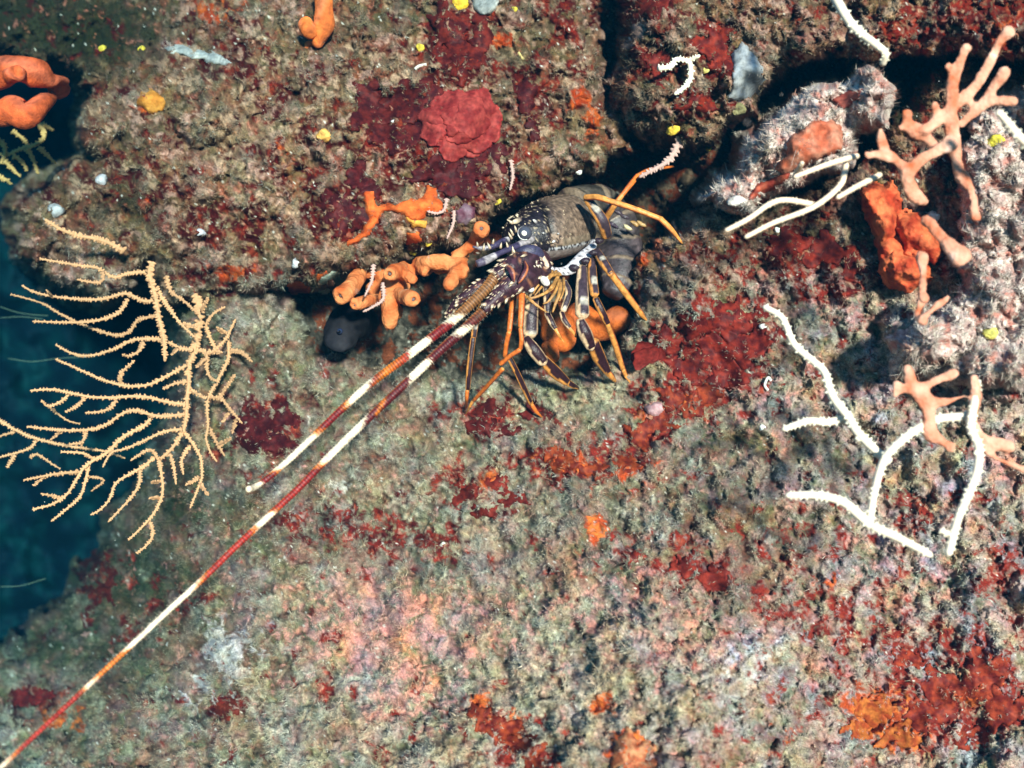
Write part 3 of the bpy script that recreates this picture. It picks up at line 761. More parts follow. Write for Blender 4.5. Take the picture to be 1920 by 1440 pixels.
sheets('red_crust', 'broad red crust in the lower right corner', 1800, 1300, [(1780, 1290, 60, 34), (1850, 1260, 46, 44), (1740, 1340, 50, 28), (1880, 1330, 40, 40), (1700, 1240, 34, 18), (1820, 1380, 44, 24)], (.17, .017, .012), (.36, .05, .02), 16)
sheets('orange_crust', 'orange sponge crust left of the red corner crust', 1650, 1350, [(1640, 1330, 44, 26), (1690, 1380, 40, 26), (1610, 1370, 26, 18)], (.40, .07, .02), (.60, .17, .035), 17)
sheets('orange_crust', 'orange crust cut by the bottom edge right of centre', 1180, 1410, [(1180, 1405, 36, 30), (1200, 1440, 30, 26)], (.48, .14, .06), (.62, .30, .14), 18)
sheets('red_crust', 'rusty red crust at the bottom centre', 960, 1390, [(940, 1370, 36, 26), (990, 1400, 34, 26), (900, 1340, 22, 24), (1010, 1440, 40, 20)], (.16, .018, .012), (.36, .06, .02), 19)
sheets('red_crust', 'dark red crust between the two lower right crusts and the brown turf', 1310, 1070, [(1285, 1060, 26, 22), (1340, 1085, 34, 24), (1190, 1045, 18, 18)], (.14, .016, .012), (.30, .035, .02), 20)
sheets('red_crust', 'dim red crust on the green slope at lower left', 180, 1085, [(180, 1075, 30, 36), (200, 1110, 18, 22)], (.06, .009, .008), (.14, .018, .012), 21)
sheets('red_crust', 'crimson crust near the left edge below the dark water', 50, 1310, [(50, 1310, 34, 18), (80, 1300, 18, 14)], (.14, .014, .014), (.28, .025, .022), 22)
def rim(f):
    return lambda X, Y, d: np.clip(f(X, Y, d) * (1 + .45 * np.exp(-(np.maximum(d, 0) / 3.5) ** 2))[..., None], 0, 1)
def rosette():
    r = thing('red_rosette_alga', 'bright red ruffled plate alga on the maroon patch above the crevice', 'algae', P(862, 232, Hd(862, 232, 8)))
    q = random.Random(5)
    for (x, y, rx, ry, lift) in ((862, 236, 66, 56, .002), (818, 222, 32, 30, .006), (846, 196, 36, 26, .007), (892, 200, 38, 32, .008), (912, 232, 30, 36, .007), (892, 262, 30, 26, .006), (850, 276, 26, 30, .006), (812, 250, 24, 22, .008), (884, 222, 34, 40, .012), (850, 220, 24, 20, .011), (862, 252, 24, 22, .010), (848, 245, 12, 12, .014)):
        ph = q.random() * 6; n = 30; poly = []
        for i in range(n):
            a = 2 * math.pi * i / n
            k = 1 + .10 * math.sin(3 * a + ph) + .07 * math.sin(5 * a + ph * 2.3) + .04 * math.sin(9 * a + ph)
            poly.append((x + rx * k * math.cos(a), y + ry * k * math.sin(a)))
        crust('lobe', poly, .006, rim(cmix((.25, .024, .022), (.42, .060, .048), 22, 90 + int(x) % 9, .35)), M_ALGA, parent=r, edge=6, warp=5, lift=lift, sp=2.0)
rosette()
leafy('red_leaf_alga', 'thin dark red blade standing alone right of the far lobster foot', 1218, 655, [(1212, 680, 40, 5, 22, .012), (1216, 682, 34, -30, 25, .016)], (.22, .022, .016))
# ---- little cups, shells and tubes
def cup(name, px, py, r, col, label, cat, group=None, dimple=True):
    y = Hd(px, py, 2) - mm(r) * .15
    mb = MB(); c = P(px, py, y)
    mb.ball(c, mm(r) * .88, col, 14, 10, (random.uniform(.85, 1.15), .75, random.uniform(.75, 1.05)), .26, colf=lambda d: jit(tuple(q * (.55 if (dimple and d.y < -.93) else 1) for q in col), .1))
    o = mb.build(name, M_SPONGE); tag(o, label, cat, group)
YEL = (.58, .44, .05); YO = (.70, .36, .05)
for a in [(192, 92, 10, YEL, 'yellow polyp at upper left, the left one of a pair in dark green turf'), (265, 93, 9, YEL, 'yellow polyp at upper left, the right one of a pair in dark green turf'),
          (788, 90, 11, YEL, 'round yellow polyp above the red rosette'), (862, 8, 16, (.78, .5, .04), 'large golden yellow polyp cut by the top edge'), (964, 18, 7, YEL, 'small yellow polyp near the top edge right of a white crust'),
          (932, 377, 9, YEL, 'yellow polyp on the ledge lip just left of the lobster back'), (803, 456, 8, YEL, 'yellow polyp on the ledge lip above the right orange tubes'), (775, 473, 7, YEL, 'yellow polyp between two others on the ledge lip'),
          (726, 482, 5, YEL, 'tiny yellow polyp on the ledge lip above the left orange tubes'), (1262, 243, 14, (.74, .50, .06), 'yellow-orange polyp at the foot of the upper right boulder'), (1328, 278, 7, YEL, 'small yellow polyp under the upper right boulder'),
          (1868, 265, 16, (.62, .52, .05), 'blurred yellow polyp near the right edge beside the antler branches'), (1385, 205, 13, (.42, .36, .16), 'dull yellow knob below the bluish white crust'), (1323, 132, 8, (.6, .5, .15), 'pale yellow polyp right of the small white twig'),
          (1857, 625, 14, (.55, .50, .12), 'yellow-green ring polyp in the right turf above the hand-shaped branch')]:
    cup('yellow_polyp', *a[:4], a[4], 'polyp', 'yellow polyps on the rock')
cup('orange_sea_squirt', 607, 254, 16, (.74, .40, .10), 'pale orange sea squirt with a dark opening on the upper wall', 'sea squirt')
for a in [(375, 436, 10, (.42, .42, .45), 'grey limpet above the sea fan'),
          (557, 494, 12, (.45, .45, .45), 'grey-white ball in turf left of the sea squirt'), (190, 338, 13, (.36, .36, .38), 'grey limpet near the left rock edge'), (105, 395, 18, (.34, .35, .36), 'large pale limpet above the lone twig on the left'),
          (1382, 378, 15, (.62, .56, .50), 'white round shell at the lower tip of the pink outcrop'), (1085, 322, 7, (.62, .62, .58), 'white speck inside the dark crevice above the lobster'), (1458, 432, 7, (.8, .8, .78), 'bright white bead below the twin twigs'),
          (1750, 408, 16, (.82, .78, .68), 'bright white knob on top of the red sponge'), 
          (1432, 612, 8, (.75, .74, .7), 'white bead under the tip of the long white branch'), (832, 1020, 6, (.7, .66, .5), 'small cream shell on the lower slope'), (1430, 802, 6, (.8, .8, .74), 'white bead left of the short side branch'),
          (738, 228, 5, (.7, .7, .68), 'white dot on the maroon patch left of the rosette')]:
    cup('white_shell', *a[:4], a[4], 'shell', 'pale shells and beads on the rock', False)
def worm(px, label, col=(.72, .68, .58), r=3.2):
    y = Hd(px[0][0], px[0][1], 3) - .008
    rows = crom([P(x, q, y) for x, q in px], 6)
    mb = MB(); mb.tube([Vector(a) for a in rows], mm(r), 8, col); o = mb.build('worm_tube', M_FAN); tag(o, label, 'worm tube')
worm([(778, 130), (786, 124), (800, 121)], 'white curved worm tube above the rosette')
worm([(972, 98), (980, 110), (988, 118)], 'yellowish worm tube below the red tuft', (.66, .5, .2), 2.6)
worm([(1440, 732), (1434, 722), (1440, 708), (1446, 714)], 'tiny white hooked worm tube on the right slope', (.8, .78, .7), 2.6)
crust('white_crust', [(1372, 100), (1392, 80), (1412, 95), (1430, 125), (1440, 150), (1424, 176), (1390, 190), (1362, 186), (1374, 150)], .012, cmix((.34, .37, .40), (.50, .51, .50), 20), M_ALGA, 'bluish white sponge crust on the upper right boulder', 'sponge', edge=10)
crust('white_crust', [(878, -30), (940, -30), (938, 5), (920, 26), (905, 28), (888, 12)], .014, cmix((.36, .39, .37), (.5, .5, .46), 20), M_ALGA, 'whitish rounded crust at the top edge near the golden polyp', 'sponge', edge=14)
crust('white_crust', [(308, 90), (335, 82), (370, 92), (405, 100), (440, 118), (415, 122), (380, 114), (345, 104), (318, 100)], .008, cmix((.34, .38, .38), (.55, .56, .52), 14), M_ALGA, 'elongated whitish crust near the top left', 'sponge', edge=7)
crust('pink_coralline', [(1208, 762), (1225, 752), (1242, 756), (1246, 770), (1232, 782), (1214, 780)], .012, cmix((.55, .28, .30), (.66, .42, .42), 8), M_ALGA, 'small pale pink coralline knob on the slope right of the legs', 'algae', edge=9)
crust('pink_sponge', [(1478, 262), (1520, 228), (1560, 222), (1582, 250), (1578, 282), (1540, 298), (1500, 318), (1470, 330), (1450, 318), (1475, 290)], .014, cmix((.55, .13, .06), (.62, .26, .16), 30), M_ALGA, 'salmon red sponge skin on the pink outcrop at right', 'sponge', edge=10)
crust('red_crust', [(1402, 372), (1420, 345), (1455, 330), (1480, 322), (1478, 345), (1440, 375), (1415, 388)], .012, cmix((.36, .05, .03), (.52, .12, .06), 16), M_ALGA, 'red crust on the lower tip of the pink outcrop', 'algae', edge=9)
crust('red_crust', [(1560, 188), (1590, 172), (1618, 168), (1612, 186), (1580, 205)], .008, cmix((.36, .07, .05), (.45, .12, .08), 16), M_ALGA, 'small red crust at the top of the pink outcrop', 'algae', edge=8)

# ================================================================== sea fans
CREAM = (.66, .365, .185); WHITE = (1.0, .88, .68); PINKW = (.62, .40, .34)
def branch(parent, pts, r0, r1, col, knob=1.0, name='branch', step=5.5, wob=.8, thin=1.0):
    """one sea fan branch: tapering stem with a row of polyp knobs down each side"""
    n = 6
    rows = crom([(x + random.uniform(-wob, wob), y + random.uniform(-wob, wob), z) for x, y, z in pts], n)
    w = [P(*a) for a in rows]; m = len(w)
    ds = [0]
    for i in range(1, m): ds.append(ds[-1] + (w[i] - w[i - 1]).length)
    L = ds[-1]
    rr = [mm((r0 + (r1 - r0) * d / L) * thin * (1.12 - .34 * (d / L) ** 1.5), pts[0][2]) for d in ds]
    mb = MB()
    e = w[-1] + (w[-1] - w[-2]).normalized() * rr[-1] * .8
    mb.tube(w + [e], rr + [rr[-1] * .45], 8, colf=lambda u, a: jit(col, .06))
    if knob:
        st = mm(step); d = st * .5; sgn = 1; i = 0
        while d < L:
            while i < m - 2 and ds[i + 1] < d: i += 1
            t = (w[i + 1] - w[i]).normalized(); p = w[i].lerp(w[i + 1], (d - ds[i]) / max(ds[i + 1] - ds[i], 1e-9))
            s_ = t.cross(Vector((0, -1, 0))).normalized()
            for sg in (sgn, -sgn) if random.random() < .55 else (sgn,):
                dirv = (s_ * sg + Vector((0, random.uniform(-.9, .5), 0)) + t * random.uniform(-.2, .4)).normalized()
                R = rr[i] * random.uniform(.75, 1.15) * knob * (1.3 if thin < .8 else 1)
                mb.cone(p + dirv * rr[i] * .55, p + dirv * (rr[i] + R * 1.05), R * .8, jit(col, .08), jit(tuple(min(1, q * 1.08) for q in col), .06), 5)
            sgn = -sgn; d += st * random.uniform(.7, 1.2)
    return mb.build(name, M_FAN, parent)

def Z3(l, z): return [(x * .2604, 380 + y * .2604, zz) for (x, y), zz in zip(l, np.linspace(z[0], z[1], len(l)))]
def Z4(l, z): return [(x * .2604, 680 + y * .2604, zz) for (x, y), zz in zip(l, np.linspace(z[0], z[1], len(l)))]
def Z6(l, z): return [(1300 + x * .3229, 100 + y * .3229, zz) for (x, y), zz in zip(l, np.linspace(z[0], z[1], len(l)))]
def Z7(l, z): return [(1380 + x * .3612, 540 + y * .3612, zz) for (x, y), zz in zip(l, np.linspace(z[0], z[1], len(l)))]

def sea_fan():
    z = .06
    r = thing('sea_fan', 'large cream yellow sea fan with knobbly branches fanning left over dark water', 'sea fan', P(365, 690, .12))
    S3 = lambda l, a=z, b=None, r0=5.0, r1=4.0, nm='branch': branch(r, Z3(l, (a, a - .03 if b is None else b)), r0, r1, jit(CREAM, .12), name=nm, thin=.55)
    S4 = lambda l, a=z, b=None, r0=4.6, r1=3.9, nm='branch': branch(r, Z4(l, (a, a - .03 if b is None else b)), r0, r1, jit(CREAM, .12), name=nm, thin=.55)
    branch(r, Z3([(1410, 660), (1440, 800), (1420, 960), (1390, 1090), (1360, 1180), (1360, 1300), (1350, 1400), (1340, 1550), (1312, 1655), (1240, 1772), (1150, 1852)], (.08, .04)), 6.2, 5, CREAM, name='stem', thin=.70)
    branch(r, Z3([(1095, 425), (1080, 520), (1120, 680), (1150, 850), (1180, 980), (1190, 1135)], (.05, .05)), 6, 5.6, CREAM, name='stem', thin=.68)
    S3([(1065, 500), (940, 505), (830, 540), (740, 490), (690, 465), (560, 450), (290, 403)])
    S3([(745, 500), (740, 555), (680, 575), (555, 555)], .04)
    S3([(1110, 705), (1030, 710), (900, 655), (740, 695), (560, 695), (370, 675), (240, 640), (160, 600)])
    S3([(370, 665), (335, 628)], .04)
    S3([(920, 690), (860, 790), (740, 840), (560, 860), (235, 857)])
    S3([(1120, 820), (1000, 845), (940, 920), (860, 955), (740, 930), (580, 870), (420, 795), (300, 725), (80, 658)], .06, .09, 4.5, 3.3)
    S3([(1120, 600), (1200, 740), (1300, 870), (1400, 965)]); S3([(1320, 880), (1415, 892)])
    S3([(1195, 530), (1230, 640), (1330, 710), (1430, 800)]); S3([(1450, 790), (1500, 685)])
    S3([(1390, 1060), (1300, 1050), (1220, 1010), (1130, 980), (960, 990), (860, 1040), (720, 1085), (600, 1105), (500, 1080), (405, 1022)], .06, .08)
    S3([(1030, 1005), (1000, 1070), (930, 1105), (880, 1095)]); S3([(1275, 1050), (1238, 1098)])
    S3([(1345, 1168), (1200, 1250), (1080, 1310), (960, 1320), (850, 1310), (720, 1265), (560, 1195), (405, 1130)], .05)
    S3([(870, 1305), (870, 1230), (965, 1138)]); S3([(1348, 1290), (1260, 1300), (1175, 1342)])
    S3([(1400, 1060), (1470, 1075), (1500, 1090), (1550, 1060), (1630, 970), (1692, 845)], .07); S3([(1625, 945), (1562, 898)], .06)
    S3([(1555, 1050), (1490, 930), (1490, 860), (1540, 800), (1618, 752)], .07); S3([(1490, 1090), (1490, 1180), (1510, 1250), (1552, 1282)], .06)
    branch(r, Z3([(1640, 980), (1640, 1130), (1560, 1290), (1510, 1380), (1492, 1440), (1492, 1530), (1500, 1610), (1485, 1700), (1510, 1790), (1558, 1865)], (.06, .03)), 5, 4, CREAM, thin=.55)
    S3([(1645, 1062), (1740, 1080), (1815, 1142)], .06); S3([(1470, 1125), (1415, 1185)], .05); S3([(1500, 1075), (1600, 1082)], .07)
    S4([(1505, 465), (1550, 560), (1615, 672)]); S4([(1580, 590), (1665, 543)], .04); S4([(1375, 200), (1485, 252)]); S4([(1505, 250), (1590, 260), (1650, 330), (1745, 432)], .05)
    S4([(1700, 405), (1670, 505)], .04); S4([(1645, 360), (1603, 425)], .04); S4([(1578, 252), (1692, 85)], .05)
    S4([(1335, 300), (1200, 280), (1080, 255), (960, 245), (820, 250), (660, 245), (500, 215), (380, 190), (220, 200)], .05, .0, 5, 4.6)
    S4([(495, 230), (430, 285), (345, 312), (298, 270)], .02); S4([(612, 245), (560, 310), (475, 352)], .02); S4([(842, 258), (800, 320), (720, 350), (618, 362)], .03)
    S4([(345, 310), (420, 370), (490, 420), (575, 442)], .06, .09, 3.4, 3)
    S4([(1335, 370), (1200, 385), (1090, 375), (980, 345), (880, 365), (780, 435), (680, 475), (520, 490), (340, 475), (200, 460)], .05, .0, 5, 4.6)
    S4([(440, 492), (368, 552)], .02); S4([(622, 490), (590, 572), (497, 590)], .02); S4([(592, 570), (585, 612)], .02)
    S4([(1090, 385), (1040, 450), (880, 540), (780, 640), (680, 700), (600, 760), (540, 860), (480, 950), (380, 1020), (235, 1056)], .05, .0, 5.2, 4.6)
    S4([(680, 692), (590, 650), (445, 640)], .03); S4([(572, 785), (400, 800), (170, 842)], .03); S4([(330, 815), (245, 882)], .02); S4([(455, 972), (295, 945)], .02)
    S4([(640, 740), (610, 860), (580, 960), (480, 1050), (370, 1138)], .03); S4([(632, 822), (730, 830), (742, 862), (655, 922)], .03, .04, 3.6, 3)
    S4([(1312, 480), (1180, 500), (1040, 560), (900, 620), (820, 635), (770, 690), (745, 752)], .04)
    S4([(1150, 700), (1160, 800), (1175, 900), (1150, 1000), (1070, 1130), (925, 1275)], .03, -.02); S4([(1072, 1135), (1100, 1230), (1060, 1310), (985, 1372)], .0); S4([(1155, 855), (1090, 862)], .02); S4([(1155, 972), (1080, 970)], .01)
    S4([(1140, 700), (1090, 630), (1020, 650), (945, 702)], .03); S4([(1115, 678), (1030, 750), (940, 800), (830, 870), (790, 980), (720, 1060), (655, 1092)], .03, -.01); S4([(1010, 775), (1000, 880), (940, 970), (860, 1060), (780, 1142)], .02, -.01)
    S4([(1222, 655), (1250, 740), (1268, 872)], .03); S4([(1328, 500), (1380, 570), (1440, 680), (1455, 800), (1440, 870), (1368, 1045)], .05, .01); S4([(1442, 868), (1502, 952)], .02); S4([(1435, 822), (1340, 882)], .02); S4([(1368, 595), (1310, 700), (1322, 802)], .04)
    S4([(-60, 380), (120, 490), (270, 550), (440, 590), (620, 620), (760, 640), (900, 685)], .12, .10, 4.2, 3.4); S4([(110, 498), (-20, 535)], .12, .12, 3.6, 3.2); S4([(270, 552), (200, 620), (-20, 688)], .12, .10, 3.8, 3.2); S4([(110, 660), (55, 752)], .10, .09); S4([(212, 680), (270, 660), (380, 730), (432, 762)], .10, .09, 3.6, 3)
sea_fan()

r = thing('sea_fan_twig', 'single cream sea fan twig on the left rock above the large fan', 'sea fan', P(235, 470, .1))
branch(r, Z3([(900, 345), (780, 285), (680, 255), (560, 235), (440, 190), (330, 125)], (.08, .03)), 5, 4.6, CREAM, thin=.75)
r = thing('sea_fan', 'small dim sea fan hanging in dark water under the left orange sponge', 'sea fan', P(80, 240, .3))
def Zq(l, z): return [(x * .2083, 60 + y * .2083, zz) for (x, y), zz in zip(l, np.linspace(z[0], z[1], len(l)))]
for l in ([(350, 830), (400, 900), (370, 980), (270, 1030), (170, 1060), (60, 1110), (-20, 1090)], [(110, 890), (190, 950), (265, 1030)], [(-20, 970), (30, 1010), (45, 1100), (10, 1180)], [(40, 1160), (110, 1230), (180, 1300)], [(120, 1110), (200, 1170), (240, 1250)], [(240, 1050), (300, 1150), (340, 1270)], [(350, 1040), (420, 1110), (500, 1180)], [(380, 830), (430, 860), (480, 880)], [(-20, 1310), (60, 1330), (100, 1365)]):
    branch(r, Zq(l, (.28, .30)), 3.6, 2.6, (.62, .42, .16), step=6)

r = thing('white_sea_fan', 'blurred white sea fan with three long bare branches at lower right', 'sea fan', P(1830, 790, -.36))
for l, a, b, r0, r1 in (([(795, 912), (640, 760), (580, 670), (500, 560), (460, 440), (400, 380), (300, 290), (240, 160), (150, 100)], -.33, -.27, 7, 7.5), ([(604, 664), (470, 695), (380, 690), (250, 732)], -.30, -.30, 6.5, 7),
    ([(1200, 665), (1050, 680), (960, 720), (860, 790), (770, 890), (720, 1050), (700, 1180), (690, 1240)], -.34, -.35, 7, 8), ([(700, 1235), (640, 1180), (550, 1110), (420, 1075), (270, 1075)], -.35, -.34, 8, 8), ([(700, 1235), (850, 1300), (1005, 1384)], -.35, -.37, 7.5, 7.5),
    ([(1250, 480), (1235, 600), (1215, 720), (1260, 830), (1250, 950), (1200, 1080), (1150, 1200), (1105, 1375)], -.34, -.39, 6.5, 8.5), ([(1130, 1300), (1065, 1258)], -.38, -.39, 6, 5.5)):
    branch(r, Z7(l, (a, b)), r0, r1, WHITE, .6, step=8, thin=1.08)
r = thing('white_sea_fan', 'pair of long cream twigs pointing left under the pink outcrop', 'sea fan', P(1590, 330, -.26))
for l in ([(700, 880), (540, 850), (440, 880), (320, 960), (195, 1025)], [(890, 600), (880, 700), (840, 780), (700, 890), (460, 985), (305, 1065)], [(950, 598), (890, 612), (760, 650), (590, 718)], [(590, 715), (632, 638)], [(1085, 705), (960, 770), (840, 835)]):
    branch(r, Z6(l, (-.27, -.32)), 5.2, 5.4, (1.0, .78, .56), .42, step=9, thin=1.0)
r = thing('white_sea_fan', 'thick glowing white twig hanging from the top edge at right', 'sea fan', P(1560, -10, -.25))
branch(r, [(1545, -40, -.26), (1570, 5, -.3), (1600, 50, -.31), (1640, 82, -.32), (1660, 100, -.32), (1655, 118, -.31)], 8, 8, WHITE, .6, step=8, thin=1.05)
r = thing('white_sea_fan', 'white twig cut by the right edge beside the antler branches', 'sea fan', P(1940, 300, -.36))
branch(r, [(1960, 300, -.40), (1915, 262, -.42), (1890, 232, -.42), (1872, 212, -.42)], 8, 8, WHITE, .6, step=8, thin=1.05)
r = thing('white_sea_fan', 'small white hooked twig on the upper right boulder', 'sea fan', P(1300, 110, -.05))
zz = Hd(1270, 140, 6) - .03
branch(r, [(1234, 128, zz - .01), (1258, 126, zz), (1268, 112, zz), (1290, 114, zz), (1310, 106, zz - .01)], 4.6, 4.6, WHITE, .8)
branch(r, [(1293, 116, zz), (1296, 140, zz), (1288, 160, zz), (1266, 176, zz - .01)], 4.6, 4.6, WHITE, .8)
r = thing('sea_fan_twig', 'pale pink knobbly twig in the dark crevice above the lobster legs', 'sea fan', P(1275, 260, .05))
branch(r, [(1276, 258, .0), (1265, 285, -.01), (1252, 302, -.015), (1225, 318, -.015), (1200, 332, -.01)], 5, 4.2, PINKW, 1.15)
for i, (l, lab) in enumerate((([(838, 372), (832, 395), (818, 400), (802, 397)], 'short pale twig on the bright orange sponge arms'), ([(852, 395), (850, 420), (838, 446)], 'thin pinkish twig left of the topmost orange tube'), ([(958, 300), (962, 330), (956, 355)], 'thin pink twig on the ledge above the lobster back'),
    ([(700, 495), (697, 525), (685, 555)], 'pinkish twig in front of the left orange tube'), ([(717, 530), (718, 560), (700, 575), (682, 584)], 'curved pink twig between the small tube and the long orange lobe'))):
    r = thing('sea_fan_twig', lab, 'sea fan', P(l[0][0], l[0][1], -.02))
    zz = min(Hd(x, y, 3) for x, y in l) - .012
    if i >= 3: zz = -.085
    branch(r, [(x, y, zz) for x, y in l], 2.8, 2.3, PINKW, 1.0, step=5)

# ---- pink-orange antler sponges, close to the lens
PKO = (.70, .34, .22)
M_ANT = flesh_mat('antler_tissue', ((.30, (.34, .085, .030, 1)), (.48, (.50, .20, .105, 1)), (.68, (.56, .33, .23, 1))))
TEX_ANT = bpy.data.textures.new('antler_relief', 'CLOUDS'); TEX_ANT.noise_scale = .022; TEX_ANT.noise_depth = 3
def antler(name, label, loc, lists, conv, z, rs=1.0):
    mb = MB()
    for l, rr in lists:
        rows = crom([(*P(*q), k) for q, k in zip(conv(l, z), rr)], 6)
        c = [Vector(a[:3]) for a in rows]; R = [mm(a[3] * rs * .76, -.35) for a in rows]
        n = len(R); R = [q * (1 + .16 * math.exp(-((n - 1 - i) / 3.0) ** 2)) for i, q in enumerate(R)]   # slightly clubbed ends
        ph_ = random.random() * 9
        e = c[-1]; t = (c[-1] - c[-2]).normalized()
        c += [e + t * R[-1] * .35, e + t * R[-1] * .6]; R += [R[-1] * .85, R[-1] * .45]
        e0 = c[0]; t0 = (c[0] - c[1]).normalized(); r0_ = R[0]
        c = [e0 + t0 * r0_ * .85, e0 + t0 * r0_ * .5] + c; R = [r0_ * .4, r0_ * .85] + R
        mb.tube(c, R, 12, PKO, flat=.55, bumpf=lambda i, a: 1 + .12 * math.sin(i * .55 + ph_))
    o = mb.build(name, M_ANT, None, loc)
    md = o.modifiers.new('grow', 'REMESH'); md.mode = 'VOXEL'; md.voxel_size = .0026; md.use_smooth_shade = True
    md = o.modifiers.new('soften', 'SMOOTH'); md.iterations = 7; md.factor = .5
    md = o.modifiers.new('relief', 'DISPLACE'); md.texture = TEX_ANT; md.strength = .0075; md.mid_level = .5
    tag(o, label, 'sponge')
antler('antler_sponge', 'salmon orange antler-like branched sponge reaching up at the right edge', P(1800, 340, -.3), [([(1560, 740), (1510, 520), (1490, 300), (1520, 130), (1560, 20), (1585, -40)], [15, 18, 17, 15, 14, 12]), ([(1525, 125), (1475, 75)], [14, 12]), ([(1500, 330), (1570, 260), (1660, 160), (1730, 40), (1775, -60), (1840, -130)], [16, 17, 17, 15, 14, 14]), ([(1560, 410), (1660, 310), (1740, 280), (1870, 278)], [14, 16, 14, 10]), ([(1670, 310), (1730, 220), (1810, 100)], [14, 14, 12]),
    ([(1440, 560), (1340, 480), (1250, 420), (1245, 340)], [16, 18, 18, 13]), ([(1260, 425), (1205, 435)], [14, 11]), ([(1330, 860), (1265, 790), (1245, 700), (1330, 610), (1430, 560), (1510, 510)], [18, 20, 18, 17, 17, 18]), ([(1240, 690), (1180, 620), (1110, 590), (1005, 590)], [17, 17, 16, 10]), ([(1120, 590), (1095, 520), (1085, 445)], [15, 14, 11]), ([(1480, 340), (1420, 390), (1340, 450)], [16, 15, 12]), ([(1420, 385), (1410, 330), (1395, 295)], [13, 13, 11]),
    ([(1560, 720), (1620, 820), (1640, 960)], [15, 14, 11])], lambda l, z: Z6(l, z), (-.325, -.34))
antler('antler_sponge', 'stubby salmon rods in front of the red sponge at right', P(1730, 430, -.3), [([(1350, 960), (1450, 1080), (1570, 1200)], [13, 20, 20]), ([(1330, 1170), (1335, 1300), (1330, 1430)], [15, 13, 12]), ([(1330, 1430), (1300, 1520), (1310, 1560)], [13, 11, 9]), ([(1480, 1420), (1400, 1480), (1330, 1550)], [9, 11, 12])], lambda l, z: Z6(l, z), (-.33, -.36))
antler('antler_sponge', 'salmon hand-shaped flat branch above the white sea fan at right', P(1830, 740, -.38), [([(1190, 560), (1080, 590), (1000, 600)], [10, 14, 18]), ([(1130, 440), (1040, 480), (960, 525)], [16, 16, 22]), ([(890, 415), (915, 490), (960, 545), (1000, 640), (1010, 750), (1070, 800), (1125, 830)], [15, 20, 26, 26, 22, 18, 15]), ([(950, 530), (880, 525), (820, 500)], [20, 16, 12]), ([(900, 525), (820, 550)], [14, 11]), ([(1240, 470), (1245, 560), (1225, 700), (1300, 790), (1420, 820)], [18, 20, 18, 18, 20]), ([(1250, 800), (1350, 880), (1500, 945)], [10, 12, 14])], lambda l, z: Z7(l, z), (-.345, -.345), .80)

# ---- dark fish in the hole
def fish():
    r = thing('dark_fish', 'smooth dark blue-grey fish head resting in the crevice below the orange tubes', 'fish', P(650, 650, .08))
    def Q(x, y, z): return P(540 + x * .1354, 520 + y * .1354, z)
    rows = crom([(*Q(1150, 640, .17), mm(22)), (*Q(1000, 600, .13), mm(34)), (*Q(860, 620, .08), mm(40)), (*Q(770, 720, .04), mm(38)), (*Q(720, 850, .015), mm(31)), (*Q(690, 960, .0), mm(21)), (*Q(680, 1020, .0), mm(9))], 6)
    def cf(u, a):
        k = random.uniform(.88, 1.12); f_ = u
        return (.016 * k + .018 * f_ * k, .015 * k + .018 * f_ * k, .016 * k + .024 * f_ * k)
    mb = MB(); mb.tube([Vector(a[:3]) for a in rows], [a[3] for a in rows], 26, colf=cf, flat=.8, bumpf=lambda i, a: 1 + .07 * math.sin(2 * a + i * .25) + .04 * math.sin(5 * a + i * .6) + .02 * math.sin(11 * a - i))
    mb.build('head', M_FISH, r)
    mb = MB(); mb.ball(Q(720, 745, -.012), mm(5.5), (.02, .03, .07), 14, 10); e = mb.build('eye', M_EYE, r)
    mb = MB(); mb.ball(Q(712, 750, -.018), mm(2.4), (.003, .003, .004), 10, 8); mb.build('pupil', M_EYE, e)
fish()

# ================================================================== LOBSTER
R0 = P(1072, 430, .05)
f_ = Vector((-.72, -.64, -.25)).normalized()
u_ = Vector((-.24, -.24, .94)); u_ = (u_ - f_ * u_.dot(f_)).normalized()
l_ = u_.cross(f_).normalized()
def LL(s, t, w): return R0 + f_ * s + l_ * t + u_ * w
lob = thing('spiny_lobster', 'brown and purple spiny lobster with orange-edged legs crouching in the crevice', 'lobster', P(1060, 520, .08))

